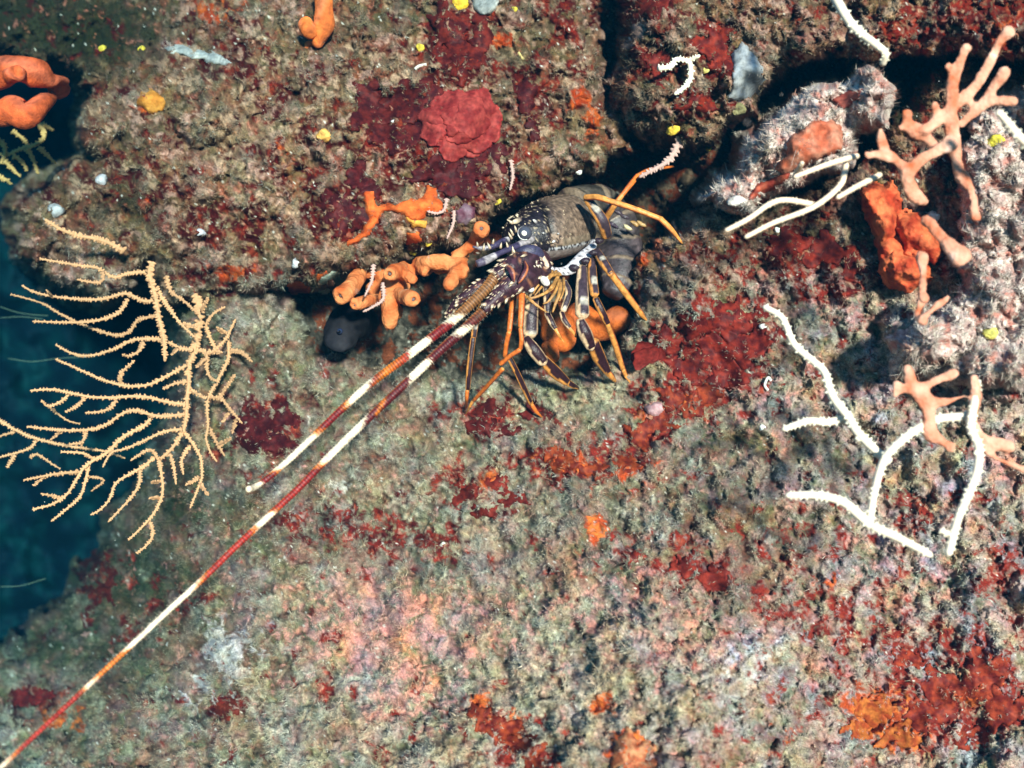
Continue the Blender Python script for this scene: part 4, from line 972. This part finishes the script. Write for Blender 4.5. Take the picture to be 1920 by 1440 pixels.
prof = [(-.006, .047, .049, .034), (.0, .050, .053, .037), (.02, .052, .056, .039), (.045, .053, .056, .04), (.07, .050, .052, .039), (.09, .044, .046, .036), (.108, .037, .039, .033), (.122, .029, .033, .028), (.132, .019, .022, .02), (.136, .008, .010, .01)]
rows = crom(prof, 9)
NS = 84
cv, cf2, cc = [], [], []
WARM = np.array((.150, .100, .070)); DARK = np.array((.013, .009, .013))
for i, (s, a, hu, hd) in enumerate(rows):
    for k in range(NS):
        th = 2 * math.pi * k / NS
        c, sn = math.cos(th), math.sin(th)
        ex = .9
        t = a * math.copysign(abs(c) ** ex, c); w = (hu if sn > 0 else hd) * math.copysign(abs(sn) ** ex, sn)
        g = random.uniform(-1, 1)
        fl = abs(th - .35) if th < math.pi else abs(th - 2 * math.pi - .35)
        # cervical groove
        groove = math.exp(-((s - (.070 + .018 * math.cos(th))) / .0035) ** 2) * (1 if sn > -.4 else 0)
        rr = 1 + .010 * g * (1 if s > .0 else .3) - .06 * groove
        cv.append(LL(s, t * rr, w * rr))
        front = min(max((s - .062 - .012 * math.cos(th * 2)) / .022, 0), 1)
        colv = WARM * (1 - front) + DARK * front
        if g > .55: colv = colv * 1.7
        if g < -.6: colv = colv * .55
        if front > .5 and random.random() < .05: colv = np.array((.45, .34, .22))
        colv = colv * (1 - .75 * groove)
        if s < .004: colv = np.array((.10, .075, .06)) if random.random() < .8 else np.array((.4, .36, .3))
        if -.38 < sn < .02 and c > 0 and .072 < s < .092: colv = np.array((.30, .20, .14)) if g > -.3 else DARK
        if -.46 < sn < -.2 and c > 0 and s <= .072: colv = colv * .6 + np.array((.26, .20, .14)) * .5
        if -.58 < sn < -.46 and c > 0 and s < .095: colv = np.array((.55, .53, .55)) if random.random() < .4 else DARK
        if sn <= -.62: colv = np.array((.30, .24, .22))
        cc.append(tuple(colv))
for i in range(len(rows) - 1):
    for k in range(NS):
        a = i * NS + k; b = i * NS + (k + 1) % NS
        cf2.append((a, b, b + NS, a + NS))
mbc = MB(); mbc.v = cv; mbc.f = cf2; mbc.c = cc
for end in (0, len(rows) - 1):
    mbc.v.append(LL(rows[end][0], 0, 0)); mbc.c.append((.05, .04, .04)); ci = len(mbc.v) - 1
    for k in range(NS): mbc.f.append((end * NS + k, end * NS + (k + 1) % NS, ci))
carapace = mbc.build('carapace', M_SHELL, lob)
bvh = BVHTree.FromPolygons([tuple(v) for v in cv], cf2)
CAMP = Vector((0, -CAMD, 0))
def onshell(px, py, out=0.0):
    d = (P(px, py, 1) - CAMP).normalized()
    h = bvh.ray_cast(CAMP, d)
    if h[0] is None: return None, None
    n = h[1] if h[1].dot(d) < 0 else -h[1]
    return h[0] + n * out, n

IV = (.78, .62, .42); PUR = (.050, .038, .085)
mb = MB()
for _ in range(190):
    s = random.uniform(.055, .130); th = random.uniform(-.6, 2.9)
    j = min(range(len(rows)), key=lambda q: abs(rows[q][0] - s)); _, a, hu, hd = rows[j]
    p = LL(s, a * math.cos(th), (hu if math.sin(th) > 0 else hd) * math.sin(th))
    n = (l_ * math.cos(th) + u_ * math.sin(th) + f_ * .8).normalized()
    h = random.choice((.001, .0013, .0016, .002, .004))
    mb.cone(p - n * .001, p + n * h, h * .42, (.07, .03, .03), jit(IV, .2), 5)
o = mb.build('spines', M_SHELL, carapace); o['kind'] = 'stuff'
mb = MB()
for _ in range(420):
    s = random.uniform(.0, .065); th = random.uniform(-.4, 2.9)
    j = min(range(len(rows)), key=lambda q: abs(rows[q][0] - s)); _, a, hu, hd = rows[j]
    p = LL(s, a * math.cos(th), (hu if math.sin(th) > 0 else hd) * math.sin(th))
    n = (l_ * math.cos(th) + u_ * math.sin(th) + f_ * .6).normalized()
    h = random.uniform(.0012, .0024)
    mb.cone(p - n * .001, p + n * h, h * .6, (.05, .03, .025), jit((.20, .12, .08), .4), 5)
o = mb.build('tubercles', M_SHELL, carapace); o['kind'] = 'stuff'
# big horns over the eyes
for base, tip, r in ((LL(.118, .012, .030), P(955, 419, -.055), .0055), (LL(.116, -.014, .031), P(962, 404, -.02), .005)):
    mb = MB(); mb.cone(base, tip, r, (.05, .02, .03), IV, 8); mb.build('horn', M_SHELL, lob)
for px, py, q in ((1005, 415, .012), (1040, 452, .010), (1020, 437, .008), (1000, 460, .008), (1048, 438, .008)):
    h, n = onshell(px, py)
    if h: mb = MB(); mb.cone(h - n * .002, h + (n + f_ * 1.1).normalized() * q, q * .28, (.06, .02, .03), (.72, .68, .66), 7); mb.build('spine', M_SHELL, carapace)
# eyes
for (ex, ey, ez, vis) in ((984, 437, -.075, 1), (958, 440, .015, 0)):
    mb = MB(); mb.tube([P(ex + 2, ey + 26, ez + .035), P(ex + 2, ey + 14, ez + .018), P(ex, ey + 3, ez + .006)], [mm(9), mm(10), mm(11)], 12, (.55, .52, .56))
    st = mb.build('eye_stalk', M_SHELL, lob)
    mb = MB(); mb.ball(P(ex, ey, ez), mm(13), (.07, .075, .10), 20, 14); e = mb.build('eye', M_EYE, st)
    mb = MB(); rr = [P(ex + 12.6 * math.cos(a) * 1.0, ey + 12.6 * math.sin(a), ez - .003) for a in np.linspace(1.2, 4.6, 16)]
    mb.tube(rr, mm(1.1), 6, (.8, .78, .75)); mb.build('eye_rim', M_EYE, st)
    if vis:
        mb = MB(); mb.ball(P(ex - .5, ey - .5, ez - mm(9.6)), mm(6.2), (.95, .90, .78), 18, 10, (1, .6, 1)); mb.build('eye_shine', M_EYE, st)

SC = .2604
def Z1(x, y): return 820 + x * SC, 320 + y * SC
# antennules: purple stalk with pale end and two short whips
def antennule(pts, z, w, endc):
    a = MB(); rows_ = crom([(*P(*Z1(x, y), zz), mm(ww)) for (x, y), zz, ww in zip(pts, z, w)], 5)
    n = len(rows_)
    a.tube([Vector(q[:3]) for q in rows_], [q[3] for q in rows_], 12, colf=lambda u, t: jit((.34, .30, .31), .5) if (u < .22 or .62 < u < .86) else (jit(PUR, .2) if u < .62 else (.10, .08, .12)))
    p = a.build('antennule', M_SHELL, lob)
    tip = rows_[-1]
    return p
an1 = antennule([(680, 490), (600, 530), (540, 555), (460, 590), (400, 620), (340, 650), (285, 672)], [-.055, -.075, -.085, -.095, -.10, -.105, -.11], [8, 7, 6, 5, 6.5, 7.5, 6.5], 0)
an2 = antennule([(560, 480), (480, 505), (400, 545), (330, 560), (255, 548)], [-.03, -.04, -.05, -.055, -.06], [6, 6, 5.5, 4.5, 2], 0)
mb = MB()
for x, y in ((560, 600), (545, 590), (545, 465), (510, 560), (455, 555), (400, 525), (380, 560), (330, 575), (290, 545), (540, 380), (570, 440), (535, 490)):
    p = P(*Z1(x, y), -.09); mb.cone(p, p + Vector((random.uniform(-.006, .002), -.006, random.uniform(.004, .01))), .0022, (.25, .15, .1), IV, 6)
o = mb.build('spines', M_SHELL, an2); o['kind'] = 'stuff'

# antenna peduncles: chunky spiny joints
def peduncle(pts, w, name='antenna_base'):
    rows_ = crom([(*P(*Z1(x, y), zz), mm(ww)) for (x, y, zz), ww in zip(pts, w)], 7)
    c = [Vector(q[:3]) for q in rows_]; R = [q[3] for q in rows_]
    a = MB(); a.tube(c, R, 18, colf=lambda u, t: jit((.048, .018, .026), .5) if random.random() > .06 else (.30, .12, .06), bumpf=lambda i, t: 1 + .05 * math.sin(i * .8) + random.uniform(-.04, .04))
    p = a.build(name, M_SHELL, lob)
    s = MB()
    for _ in range(int(13 * len(pts))):
        i = random.randrange(len(c) - 1); th = random.uniform(0, 6.28)
        t = (c[i + 1] - c[i]).normalized(); s1 = t.cross(Vector((0, -1, 0))).normalized(); s2 = s1.cross(t)
        if s2.y > 0: s2 = -s2
        n = s1 * math.cos(th) + s2 * abs(math.sin(th))
        h = random.choice((.0012, .0016, .002, .0026, .0055))
        s.cone(c[i] + n * R[i] * .93, c[i] + (n + t * .6) .normalized() * (R[i] + h), h * .55, (.14, .06, .05), jit(IV, .15), 5)
    o = s.build('spines', M_SHELL, p); o['kind'] = 'stuff'
    return p
pedA = peduncle([(760, 680, -.05), (680, 640, -.075), (560, 690, -.095), (470, 730, -.105), (410, 770, -.11)], [20, 24, 22, 17, 12])
pedB = peduncle([(760, 740, -.055), (660, 760, -.085), (560, 800, -.105), (480, 860, -.115), (400, 940, -.125), (330, 1010, -.13)], [20, 25, 24, 17, 11, 9])
pedC = peduncle([(440, 770, -.07), (330, 820, -.075), (220, 890, -.075), (120, 970, -.07), (60, 1060, -.06)], [9, 10, 9, 7, 2], 'palp')
# curved purple ridges and the blue-violet gill fold under the eye
def ribbon(pts, z, w, colf, name, parent=lob, flat=.5):
    rows_ = crom([(*P(*Z1(x, y), zz), mm(ww * (.65 if name == 'mouth_feeler' else 1))) for (x, y), zz, ww in zip(pts, z, w)], 6)
    a = MB(); a.tube([Vector(q[:3]) for q in rows_], [q[3] for q in rows_], 12, colf=colf, flat=flat); return a.build(name, M_SHELL, parent)
VI = (.050, .045, .090)
ribbon([(560, 610), (600, 590), (660, 580), (720, 595), (765, 640)], [-.085, -.095, -.095, -.09, -.08], [6, 10, 12, 11, 5], lambda u, a: jit(VI, .15), 'cheek_fold')
ribbon([(700, 530), (735, 580), (770, 640), (790, 690), (760, 700)], [-.075, -.08, -.085, -.085, -.08], [2, 3, 4, 4, 3], lambda u, a: jit((.72, .50, .36), .15), 'cheek_ridge')
ribbon([(480, 690), (515, 700), (540, 740), (550, 800)], [-.115, -.13, -.135, -.13], [2, 4.5, 5, 2], lambda u, a: (.45, .16, .08) if math.cos(a) > .5 else jit((.085, .025, .04), .25), 'antenna_plate')
ribbon([(625, 650), (640, 700), (615, 760), (580, 810)], [-.11, -.125, -.13, -.13], [2, 4, 4.5, 2], lambda u, a: (.5, .15, .05) if math.cos(a) > .4 else jit((.08, .022, .035), .25), 'antenna_plate')
# studded jaw plate
mb = MB(); mb.tube([P(*Z1(640, 790), -.09), P(*Z1(690, 720), -.092), P(*Z1(750, 650), -.085)], [mm(9), mm(12), mm(8)], 12, (.06, .03, .04), flat=.5)
jaw = mb.build('jaw_plate', M_SHELL, lob)
mb = MB()
for i in range(46):
    u = random.random(); x = 640 + 110 * u + random.uniform(-26, 26); y = 800 - 150 * u + random.uniform(-26, 26)
    p = P(*Z1(x, y), -.097); mb.cone(p, p + Vector((-.001, -.004, .0015)), .0015, (.35, .2, .14), jit((.82, .70, .55), .15), 5)
o = mb.build('studs', M_SHELL, jaw); o['kind'] = 'stuff'

# whips: long antennae, ringed
def flag(pts, w0, w1, bands, parent):
    rows_ = crom([P(*p) for p in pts], 30)
    c = [Vector(q) for q in rows_]; n = len(c)
    ds = [0]
    for i in range(1, n): ds.append(ds[-1] + (c[i] - c[i - 1]).length)
    Lt = ds[-1]; m = int(Lt / .00105)
    cs, xs = [], []
    j = 0
    for q in range(m + 1):
        d = Lt * q / m
        while j < n - 2 and ds[j + 1] < d: j += 1
        cs.append(c[j].lerp(c[j + 1], (d - ds[j]) / max(ds[j + 1] - ds[j], 1e-9)))
    for p in cs: xs.append(960 + p.x / (K * (p.y + CAMD)))
    bx = [b[0] for b in bands][::-1]; bc_ = np.array([b[1] for b in bands][::-1])
    rad = []
    for q, p in enumerate(cs):
        wpx = w0 + (w1 - w0) * (q / m) ** .62
        rad.append(mm(wpx, p.y) * .5 * (1.06 if q % 4 < 2 else .95))
    def cf(u, a):
        q = int(round(u * m)); x = xs[q]
        col = np.array([np.interp(x, bx, bc_[:, k]) for k in range(3)])
        ring = 1.0 if q % 4 < 2 else .5
        x += 9 * math.sin(a * 1.0 + x * .02) + random.uniform(-4, 4)
        col = np.array([np.interp(x, bx, bc_[:, k]) for k in range(3)]) * random.uniform(.85, 1.1)
        if col[1] > .3: ring = 1.0 if q % 4 < 2 else .93
        if math.cos(a) < -.55 and col[1] < .2: col = col + np.array((.40, .14, .03)) * .8
        return tuple(np.clip(col * ring, 0, 1))
    a = MB(); a.tube(cs, rad, 12, colf=cf)
    fl = a.build('flagellum', M_SHELL, parent)
    s = MB()
    for q in range(0, m, 1):
        if random.random() < .55:
            t = (cs[min(q + 1, m)] - cs[max(q - 1, 0)]).normalized(); n1 = t.cross(Vector((0, -1, 0))).normalized()
            sg = -1 if random.random() < .35 else 1
            n1 = n1 * sg + Vector((0, random.uniform(-.5, .5), 0)); h = random.uniform(.003, .006)
            p0 = cs[q] + n1 * rad[q] * .8; b0_ = len(s.v)
            s.v += [p0 + t * .0002, p0 - t * .0002, p0 + n1 * h + t * .0015]; s.c += [(.4, .36, .28)] * 3; s.f.append((b0_, b0_ + 1, b0_ + 2))
    if not s.f: return fl
    o = s.build('bristles', M_TURF, fl); o['kind'] = 'stuff'
    return fl
BRN = (.30, .13, .045); RED = (.24, .016, .016); WHT = (1.0, .84, .60); ORG = (.72, .20, .02); DKR = (.13, .014, .016); BRT = (.42, .03, .018)
flag([(928, 520, -.11), (905, 548, -.12), (850, 600, -.13), (770, 663, -.15), (700, 715, -.16), (640, 768, -.175), (560, 845, -.195), (510, 890, -.21), (480, 912, -.225), (466, 917, -.25)], 23, 11,
     [(940, BRN), (862, BRN), (855, WHT), (842, WHT), (836, RED), (800, RED), (794, WHT), (764, WHT), (757, BRT), (720, ORG), (700, RED), (692, WHT), (664, WHT), (656, ORG), (648, RED), (612, RED), (600, ORG), (590, WHT), (522, WHT), (512, ORG), (505, RED), (484, RED), (478, WHT), (460, WHT)], pedA)
flag([(916, 575, -.125), (865, 622, -.135), (820, 662, -.15), (770, 710, -.165), (690, 785, -.19), (620, 853, -.21), (560, 915, -.23), (500, 971, -.25), (440, 1027, -.27), (380, 1086, -.29), (310, 1150, -.31), (240, 1216, -.34), (150, 1300, -.37), (60, 1384, -.41), (-40, 1478, -.45)], 21, 8,
     [(930, BRN), (880, DKR), (872, WHT), (858, WHT), (850, DKR), (800, DKR), (792, WHT), (764, WHT), (757, DKR), (720, DKR), (712, ORG), (706, DKR), (690, DKR), (682, WHT), (616, WHT), (606, ORG), (598, RED), (516, BRT), (508, ORG), (500, WHT), (478, WHT), (470, ORG), (462, BRT), (392, BRT), (380, ORG), (366, WHT), (244, WHT), (234, ORG), (180, ORG), (160, WHT), (150, ORG), (142, BRT), (44, BRT), (32, ORG), (14, WHT), (-40, WHT)], pedB)

# legs
DKP = (.030, .010, .014); EDG = (.80, .32, .07); EDW = (.80, .54, .32); LORG = (.66, .16, .025); LTAN = (.72, .29, .065)
def leg(segs, name='leg', parent=lob):
    """segs: list of joints segments, each (points [(px,py,Y)], widths px, face colour, edge colour, side of broad edge)"""
    root_part = None
    for si, (pts, ws, face, edge, sd_) in enumerate(segs):
        rows_ = crom([(*P(*p), mm(w * .5, p[2])) for p, w in zip(pts, ws)], 7)
        c = [Vector(q[:3]) for q in rows_]; R = [q[3] for q in rows_]
        t0 = (c[0] - c[1]).normalized(); t1 = (c[-1] - c[-2]).normalized()
        c = [c[0] + t0 * R[0] * .5] + c + [c[-1] + t1 * R[-1] * .5]; R = [R[0] * .6] + R + [R[-1] * .6]
        n = len(c)
        bl = random.random() * 6
        def cf(u, a, face=face, edge=edge, sd_=sd_, bl=bl, si=si):
            e = math.cos(a) * sd_
            if u < .06 or u > .95: return jit(edge, .12)
            if face is LORG or face is LTAN:
                return jit(face, .1) if e > -.75 else jit((.35, .07, .02), .2)
            lim = .50 + .16 * math.sin(u * 9 + bl) + random.uniform(-.06, .06)
            if e > lim: return jit(edge, .15)
            if e < -.93: return jit(tuple(q * .7 for q in edge), .15)
            if si == 0 and e < .25 and (math.sin(u * 7 + bl) > .90): return jit((.52, .46, .38), .2)
            if si == 0: return jit((.055, .035, .045), .3)
            return jit(face, .3)
        a = MB(); a.tube(c, R, 18, colf=cf, flat=.7, bumpf=lambda i, t: 1 + random.uniform(-.015, .015))
        # knuckle
        a.ball(c[-2], R[-2] * .80, jit(tuple(q * .75 for q in edge), .1), 10, 8, (1, .8, 1), .1)
        o = a.build(name if root_part is None else 'segment', M_SHELL, parent if root_part is None else root_part)
        if root_part is None: root_part = o
    return root_part
def toe(x, y, o=.004): return (x, y, Hd(x, y, 2) - o)
leg([([(908, 560, -.06), (893, 600, -.05), (888, 631, -.045)], [13, 13, 11], DKP, EDG, -1), ([(887, 634, -.045), (880, 690, -.04), (877, 730, -.03)], [10, 11, 9], DKP, EDG, -1), ([(876, 733, -.03), (875, 750, -.02), toe(874, 766)], [8, 7, 3], LORG, EDG, -1)])
leg([([(966, 535, -.06), (960, 580, -.075), (955, 620, -.08)], [11, 12, 10], LORG, EDG, -1), ([(954, 624, -.08), (949, 648, -.07), (947, 668, -.06)], [10, 9, 9], LORG, EDG, -1), ([(953, 668, -.055), (964, 688, -.05), (980, 722, -.035), (996, 757, -.01)], [11, 11, 11, 9], DKP, EDG, -1), ([(998, 760, -.01), (1006, 772, -.005), toe(1016, 782)], [8, 7, 3], LORG, EDG, -1)])
leg([([(979, 528, -.09), (978, 570, -.105), (976, 612, -.11)], [12, 12, 10], LORG, EDG, -1), ([(976, 616, -.11), (978, 636, -.11), (976, 654, -.105)], [9, 9, 8], LORG, EDG, -1), ([(974, 656, -.105), (956, 668, -.10), (939, 682, -.09)], [9, 8, 9], LORG, EDG, -1), ([(942, 692, -.085), (915, 722, -.05), (888, 751, -.015)], [9, 8, 7], LORG, EDG, -1), ([(886, 753, -.013), (880, 764, -.005), toe(873, 777)], [6, 5, 2], LTAN, EDG, -1)])
leg([([(1004, 540, -.045), (996, 580, -.06), (994, 625, -.06)], [18, 27, 29], DKP, EDW, -1), ([(986, 634, -.065), (1000, 655, -.07), (1018, 678, -.065)], [16, 25, 22], DKP, EDW, -1), ([(1018, 674, -.06), (1040, 697, -.04), (1062, 716, -.02)], [20, 24, 16], DKP, EDG, -1), ([(1062, 716, -.018), (1074, 723, -.008), toe(1085, 728)], [13, 11, 5], DKP, EDG, -1)])
leg([([(1024, 540, -.06), (1026, 562, -.075), (1027, 585, -.08)], [14, 15, 13], DKP, EDW, -1), ([(1026, 588, -.08), (1034, 604, -.085), (1041, 616, -.085)], [12, 12, 9], DKP, EDW, -1), ([(1042, 617, -.085), (1048, 628, -.085), (1056, 640, -.08)], [8, 7, 3], LTAN, EDW, -1)], 'maxilliped')
leg([([(1058, 528, -.055), (1066, 550, -.07), (1056, 582, -.08)], [11, 13, 12], DKP, EDW, -1), ([(1053, 586, -.08), (1058, 600, -.085), (1068, 614, -.085)], [10, 11, 9], DKP, EDW, -1), ([(1068, 615, -.085), (1074, 622, -.085), (1080, 632, -.08)], [8, 7, 3], LTAN, EDW, -1)], 'maxilliped')
leg([([(1092, 502, -.05), (1091, 545, -.075), (1092, 590, -.09)], [18, 25, 27], DKP, EDW, -1), ([(1088, 602, -.095), (1097, 625, -.095), (1108, 650, -.085)], [18, 26, 20], DKP, EDW, -1), ([(1112, 642, -.08), (1122, 668, -.06), (1139, 697, -.04)], [24, 26, 15], DKP, EDG, -1), ([(1139, 698, -.038), (1146, 706, -.03), toe(1153, 714)], [13, 11, 7], LTAN, EDG, -1)])
leg([([(1110, 488, -.04), (1111, 520, -.065), (1115, 552, -.085)], [15, 18, 17], DKP, EDG, -1), ([(1117, 560, -.09), (1127, 582, -.09), (1139, 606, -.08)], [13, 15, 12], DKP, EDG, -1), ([(1139, 607, -.08), (1153, 645, -.055), (1168, 692, -.02)], [11, 12, 10], LTAN, EDG, -1), ([(1169, 694, -.02), (1174, 705, -.01), toe(1181, 717)], [9, 8, 3], LTAN, EDG, -1)])
leg([([(1118, 470, -.035), (1130, 490, -.06), (1146, 514, -.075)], [15, 18, 14], DKP, EDG, -1), ([(1145, 512, -.075), (1175, 552, -.06), (1205, 592, -.035)], [13, 13, 10], LTAN, EDG, -1), ([(1205, 592, -.035), toe(1212, 600)], [9, 4], LTAN, EDG, -1)])
leg([([(1138, 442, -.015), (1128, 412, -.035), (1100, 372, -.035)], [20, 23, 15], DKP, EDG, -1), ([(1097, 370, -.04), (1120, 370, -.055), (1143, 377, -.06)], [11, 12, 11], LTAN, EDG, 1), ([(1144, 377, -.06), (1190, 392, -.065), (1237, 410, -.065)], [11, 11, 10], LTAN, EDG, 1), ([(1238, 410, -.065), (1258, 430, -.06), (1279, 456, -.05)], [11, 10, 4], LTAN, EDG, 1)])
leg([([(1136, 408, .02), (1150, 388, .0), (1166, 366, -.005)], [13, 11, 10], LTAN, EDG, 1), ([(1167, 365, -.005), (1182, 346, .0), (1196, 329, .01)], [9, 10, 10], LORG, EDG, 1), ([(1198, 328, .01), (1220, 318, .03), (1262, 312, .06)], [9, 8, 4], LORG, EDG, 1)])
# orange feelers round the mouth
for l, z, w in (([(860, 720), (790, 790), (740, 850), (700, 900)], [-.06, -.085, -.095, -.1], [4, 4, 3, 1.5]), ([(880, 780), (850, 870), (800, 940), (760, 960)], [-.07, -.095, -.1, -.1], [3, 4, 3, 1.5]), ([(910, 770), (910, 860), (880, 940)], [-.065, -.09, -.1], [4, 3, 1.5]), ([(900, 740), (800, 760), (720, 830), (690, 890)], [-.05, -.075, -.09, -.09], [6, 6, 4, 2]), ([(900, 790), (820, 850), (760, 890), (660, 920), (630, 890)], [-.06, -.085, -.095, -.10, -.1], [5, 5, 4, 3, 2]), ([(890, 800), (880, 880), (850, 960), (830, 1020)], [-.07, -.095, -.10, -.10], [5, 5, 4, 2]),
                ([(640, 900), (680, 940), (730, 980), (790, 1020)], [-.1, -.105, -.105, -.1], [3, 4, 3, 1.5]), ([(830, 720), (760, 790), (700, 850)], [-.06, -.08, -.085], [5, 6, 3]), ([(870, 760), (830, 830), (800, 860)], [-.07, -.09, -.09], [5, 5, 3])):
    ribbon(l, z, w, lambda u, a: jit((.46, .22, .06), .25), 'mouth_feeler', flat=.6)
mb = MB(); mb.ball(P(*Z1(775, 795), -.1), mm(7), (.70, .64, .58), 14, 10, (1.0, .5, 1.5), rot=Matrix.Rotation(-.7, 3, 'Y')); mb.build('mouth_plate', M_SHELL, lob)
mb = MB(); mb.ball(P(*Z1(675, 855), -.1), mm(6), (.62, .62, .60), 14, 10, (1, .6, .9)); mb.build('mouth_plate', M_SHELL, lob)
# pale belly plate where the legs join
ribbon([(790, 690), (850, 720), (930, 720), (1000, 680), (1060, 620), (1110, 560), (1130, 500)], [-.055, -.055, -.05, -.045, -.04, -.03, -.015], [4, 6, 9, 13, 13, 9, 5], lambda u, a: jit((.58, .54, .56), .25) if random.random() > .22 else jit((.06, .04, .05), .3), 'breast_plate')
for x, y, r in ((985, 700, 9), (1065, 650, 9), (1125, 590, 8), (1165, 505, 8)):
    mb = MB(); mb.ball(P(*Z1(x, y), -.055), mm(r) * .8, (.035, .020, .028), 14, 10, (1.25, .7, .85), .22); mb.build('leg_socket', M_SHELL, lob)

# abdomen, curled away behind and down
path = [(1080, 412, .075), (1112, 402, .10), (1142, 420, .11), (1158, 458, .10), (1162, 496, .085), (1158, 528, .07), (1146, 552, .06)]
radp = [62, 58, 52, 46, 42, 34, 20]
rows_ = crom([(*P(*p), mm(r)) for p, r in zip(path, radp)], 8)
for sgi in range(6):
    seg = rows_[sgi * 8: sgi * 8 + 10]
    c = [Vector(q[:3]) for q in seg]; R = [q[3] for q in seg]
    R = [r * (1.0 + .09 * (1 - i / (len(R) - 1)) * (1 if i else .6)) for i, r in enumerate(R)]
    t = min(1, sgi / 3)
    def cf(u, a, t=t):
        base = np.array((.050, .042, .036)) * (1 - t) + np.array((.058, .042, .046)) * t
        if u < .16: return (.24, .17, .12) if random.random() < .7 else (.08, .05, .05)
        if .3 < u < .38 and t < .6: return (.16, .13, .10)
        if math.sin(a * 3 + u * 2 + t * 5) > .8: base = base * 1.7
        return tuple(base * random.uniform(.6, 1.4))
    mb = MB(); mb.tube(c, R, 28, colf=cf, flat=.8); mb.build('tail_segment', M_SHELL, lob)
# swimmeret fringe beside the tail
for x, y, c_ in ((1300, 300, (.06, .04, .05)), (1345, 330, (.06, .04, .05)), (1370, 410, (.62, .50, .30)), (1420, 380, (.46, .26, .09)), (1470, 385, (.50, .30, .12)), (1265, 390, (.05, .03, .05))):
    mb = MB(); mb.ball(P(*Z1(x, y), .03), mm(5.5), c_, 14, 10, (1.7, .5, .7), .35, rot=Matrix.Rotation(.5, 3, 'Y')); mb.build('swimmeret', M_SHELL, lob)

# ---- fine hydroid threads in the water at left
for l, lab in (([(0, 575), (30, 585), (60, 590), (90, 592)], 'thin pale thread in dark water at the left edge above another'), ([(0, 596), (40, 594), (80, 598)], 'lower thin pale thread in dark water at the left edge'), ([(15, 672), (60, 678), (110, 672), (180, 668)], 'long thin thread crossing dark water behind the sea fan'), ([(0, 1100), (40, 1098), (85, 1085)], 'thin thread in dark water below the sea fan')):
    mb = MB(); mb.tube([Vector(a) for a in crom([P(x, y, .5) for x, y in l], 5)], .0007, 5, (.10, .16, .12)); o = mb.build('hydroid_thread', M_TURF); tag(o, lab, 'hydroid')
mb = MB()
for _ in range(90):
    y = random.uniform(-.75, .3); x = random.uniform(-100, 2000); z = random.uniform(-80, 1500)
    if y > Hd(x, z) - .03: y = Hd(x, z) - random.uniform(.03, .2)
    mb.ball(P(x, z, y), random.uniform(.0003, .0009), (.5, .5, .46), 6, 4, (1, .6, 1), .3)
o = mb.build('marine_snow', M_TURF, None, (0, 0, 0)); tag(o, 'tiny pale flakes drifting in the water', 'particles', kind='stuff')
# ---- the water itself: absorbs red, scatters a little blue-green
me = bpy.data.meshes.new('haze')
X0, X1, Y0_, Y1_, Z0_, Z1_ = -5.4, 5.4, -1.75, 5.9, -5.4, 5.4
me.from_pydata([(x, y, z) for x in (X0, X1) for y in (Y0_, Y1_) for z in (Z0_, Z1_)], [], [(0, 1, 3, 2), (4, 6, 7, 5), (0, 4, 5, 1), (2, 3, 7, 6), (0, 2, 6, 4), (1, 5, 7, 3)])
hm = bpy.data.materials.new('sea_water'); hm.use_nodes = True
nt = hm.node_tree; nt.nodes.remove(nt.nodes['Principled BSDF'])
pv_ = nt.nodes.new('ShaderNodeVolumePrincipled')
pv_.inputs['Color'].default_value = (.0005, .018, .036, 1)
pv_.inputs['Absorption Color'].default_value = (.02, .66, .70, 1)
pv_.inputs['Density'].default_value = HAZE
nt.links.new(pv_.outputs[0], nt.nodes['Material Output'].inputs['Volume'])
me.materials.append(hm)
o = link('haze', me); tag(o, 'clear blue-green sea water all around', kind='stuff')
print('objects', len(bpy.data.objects))
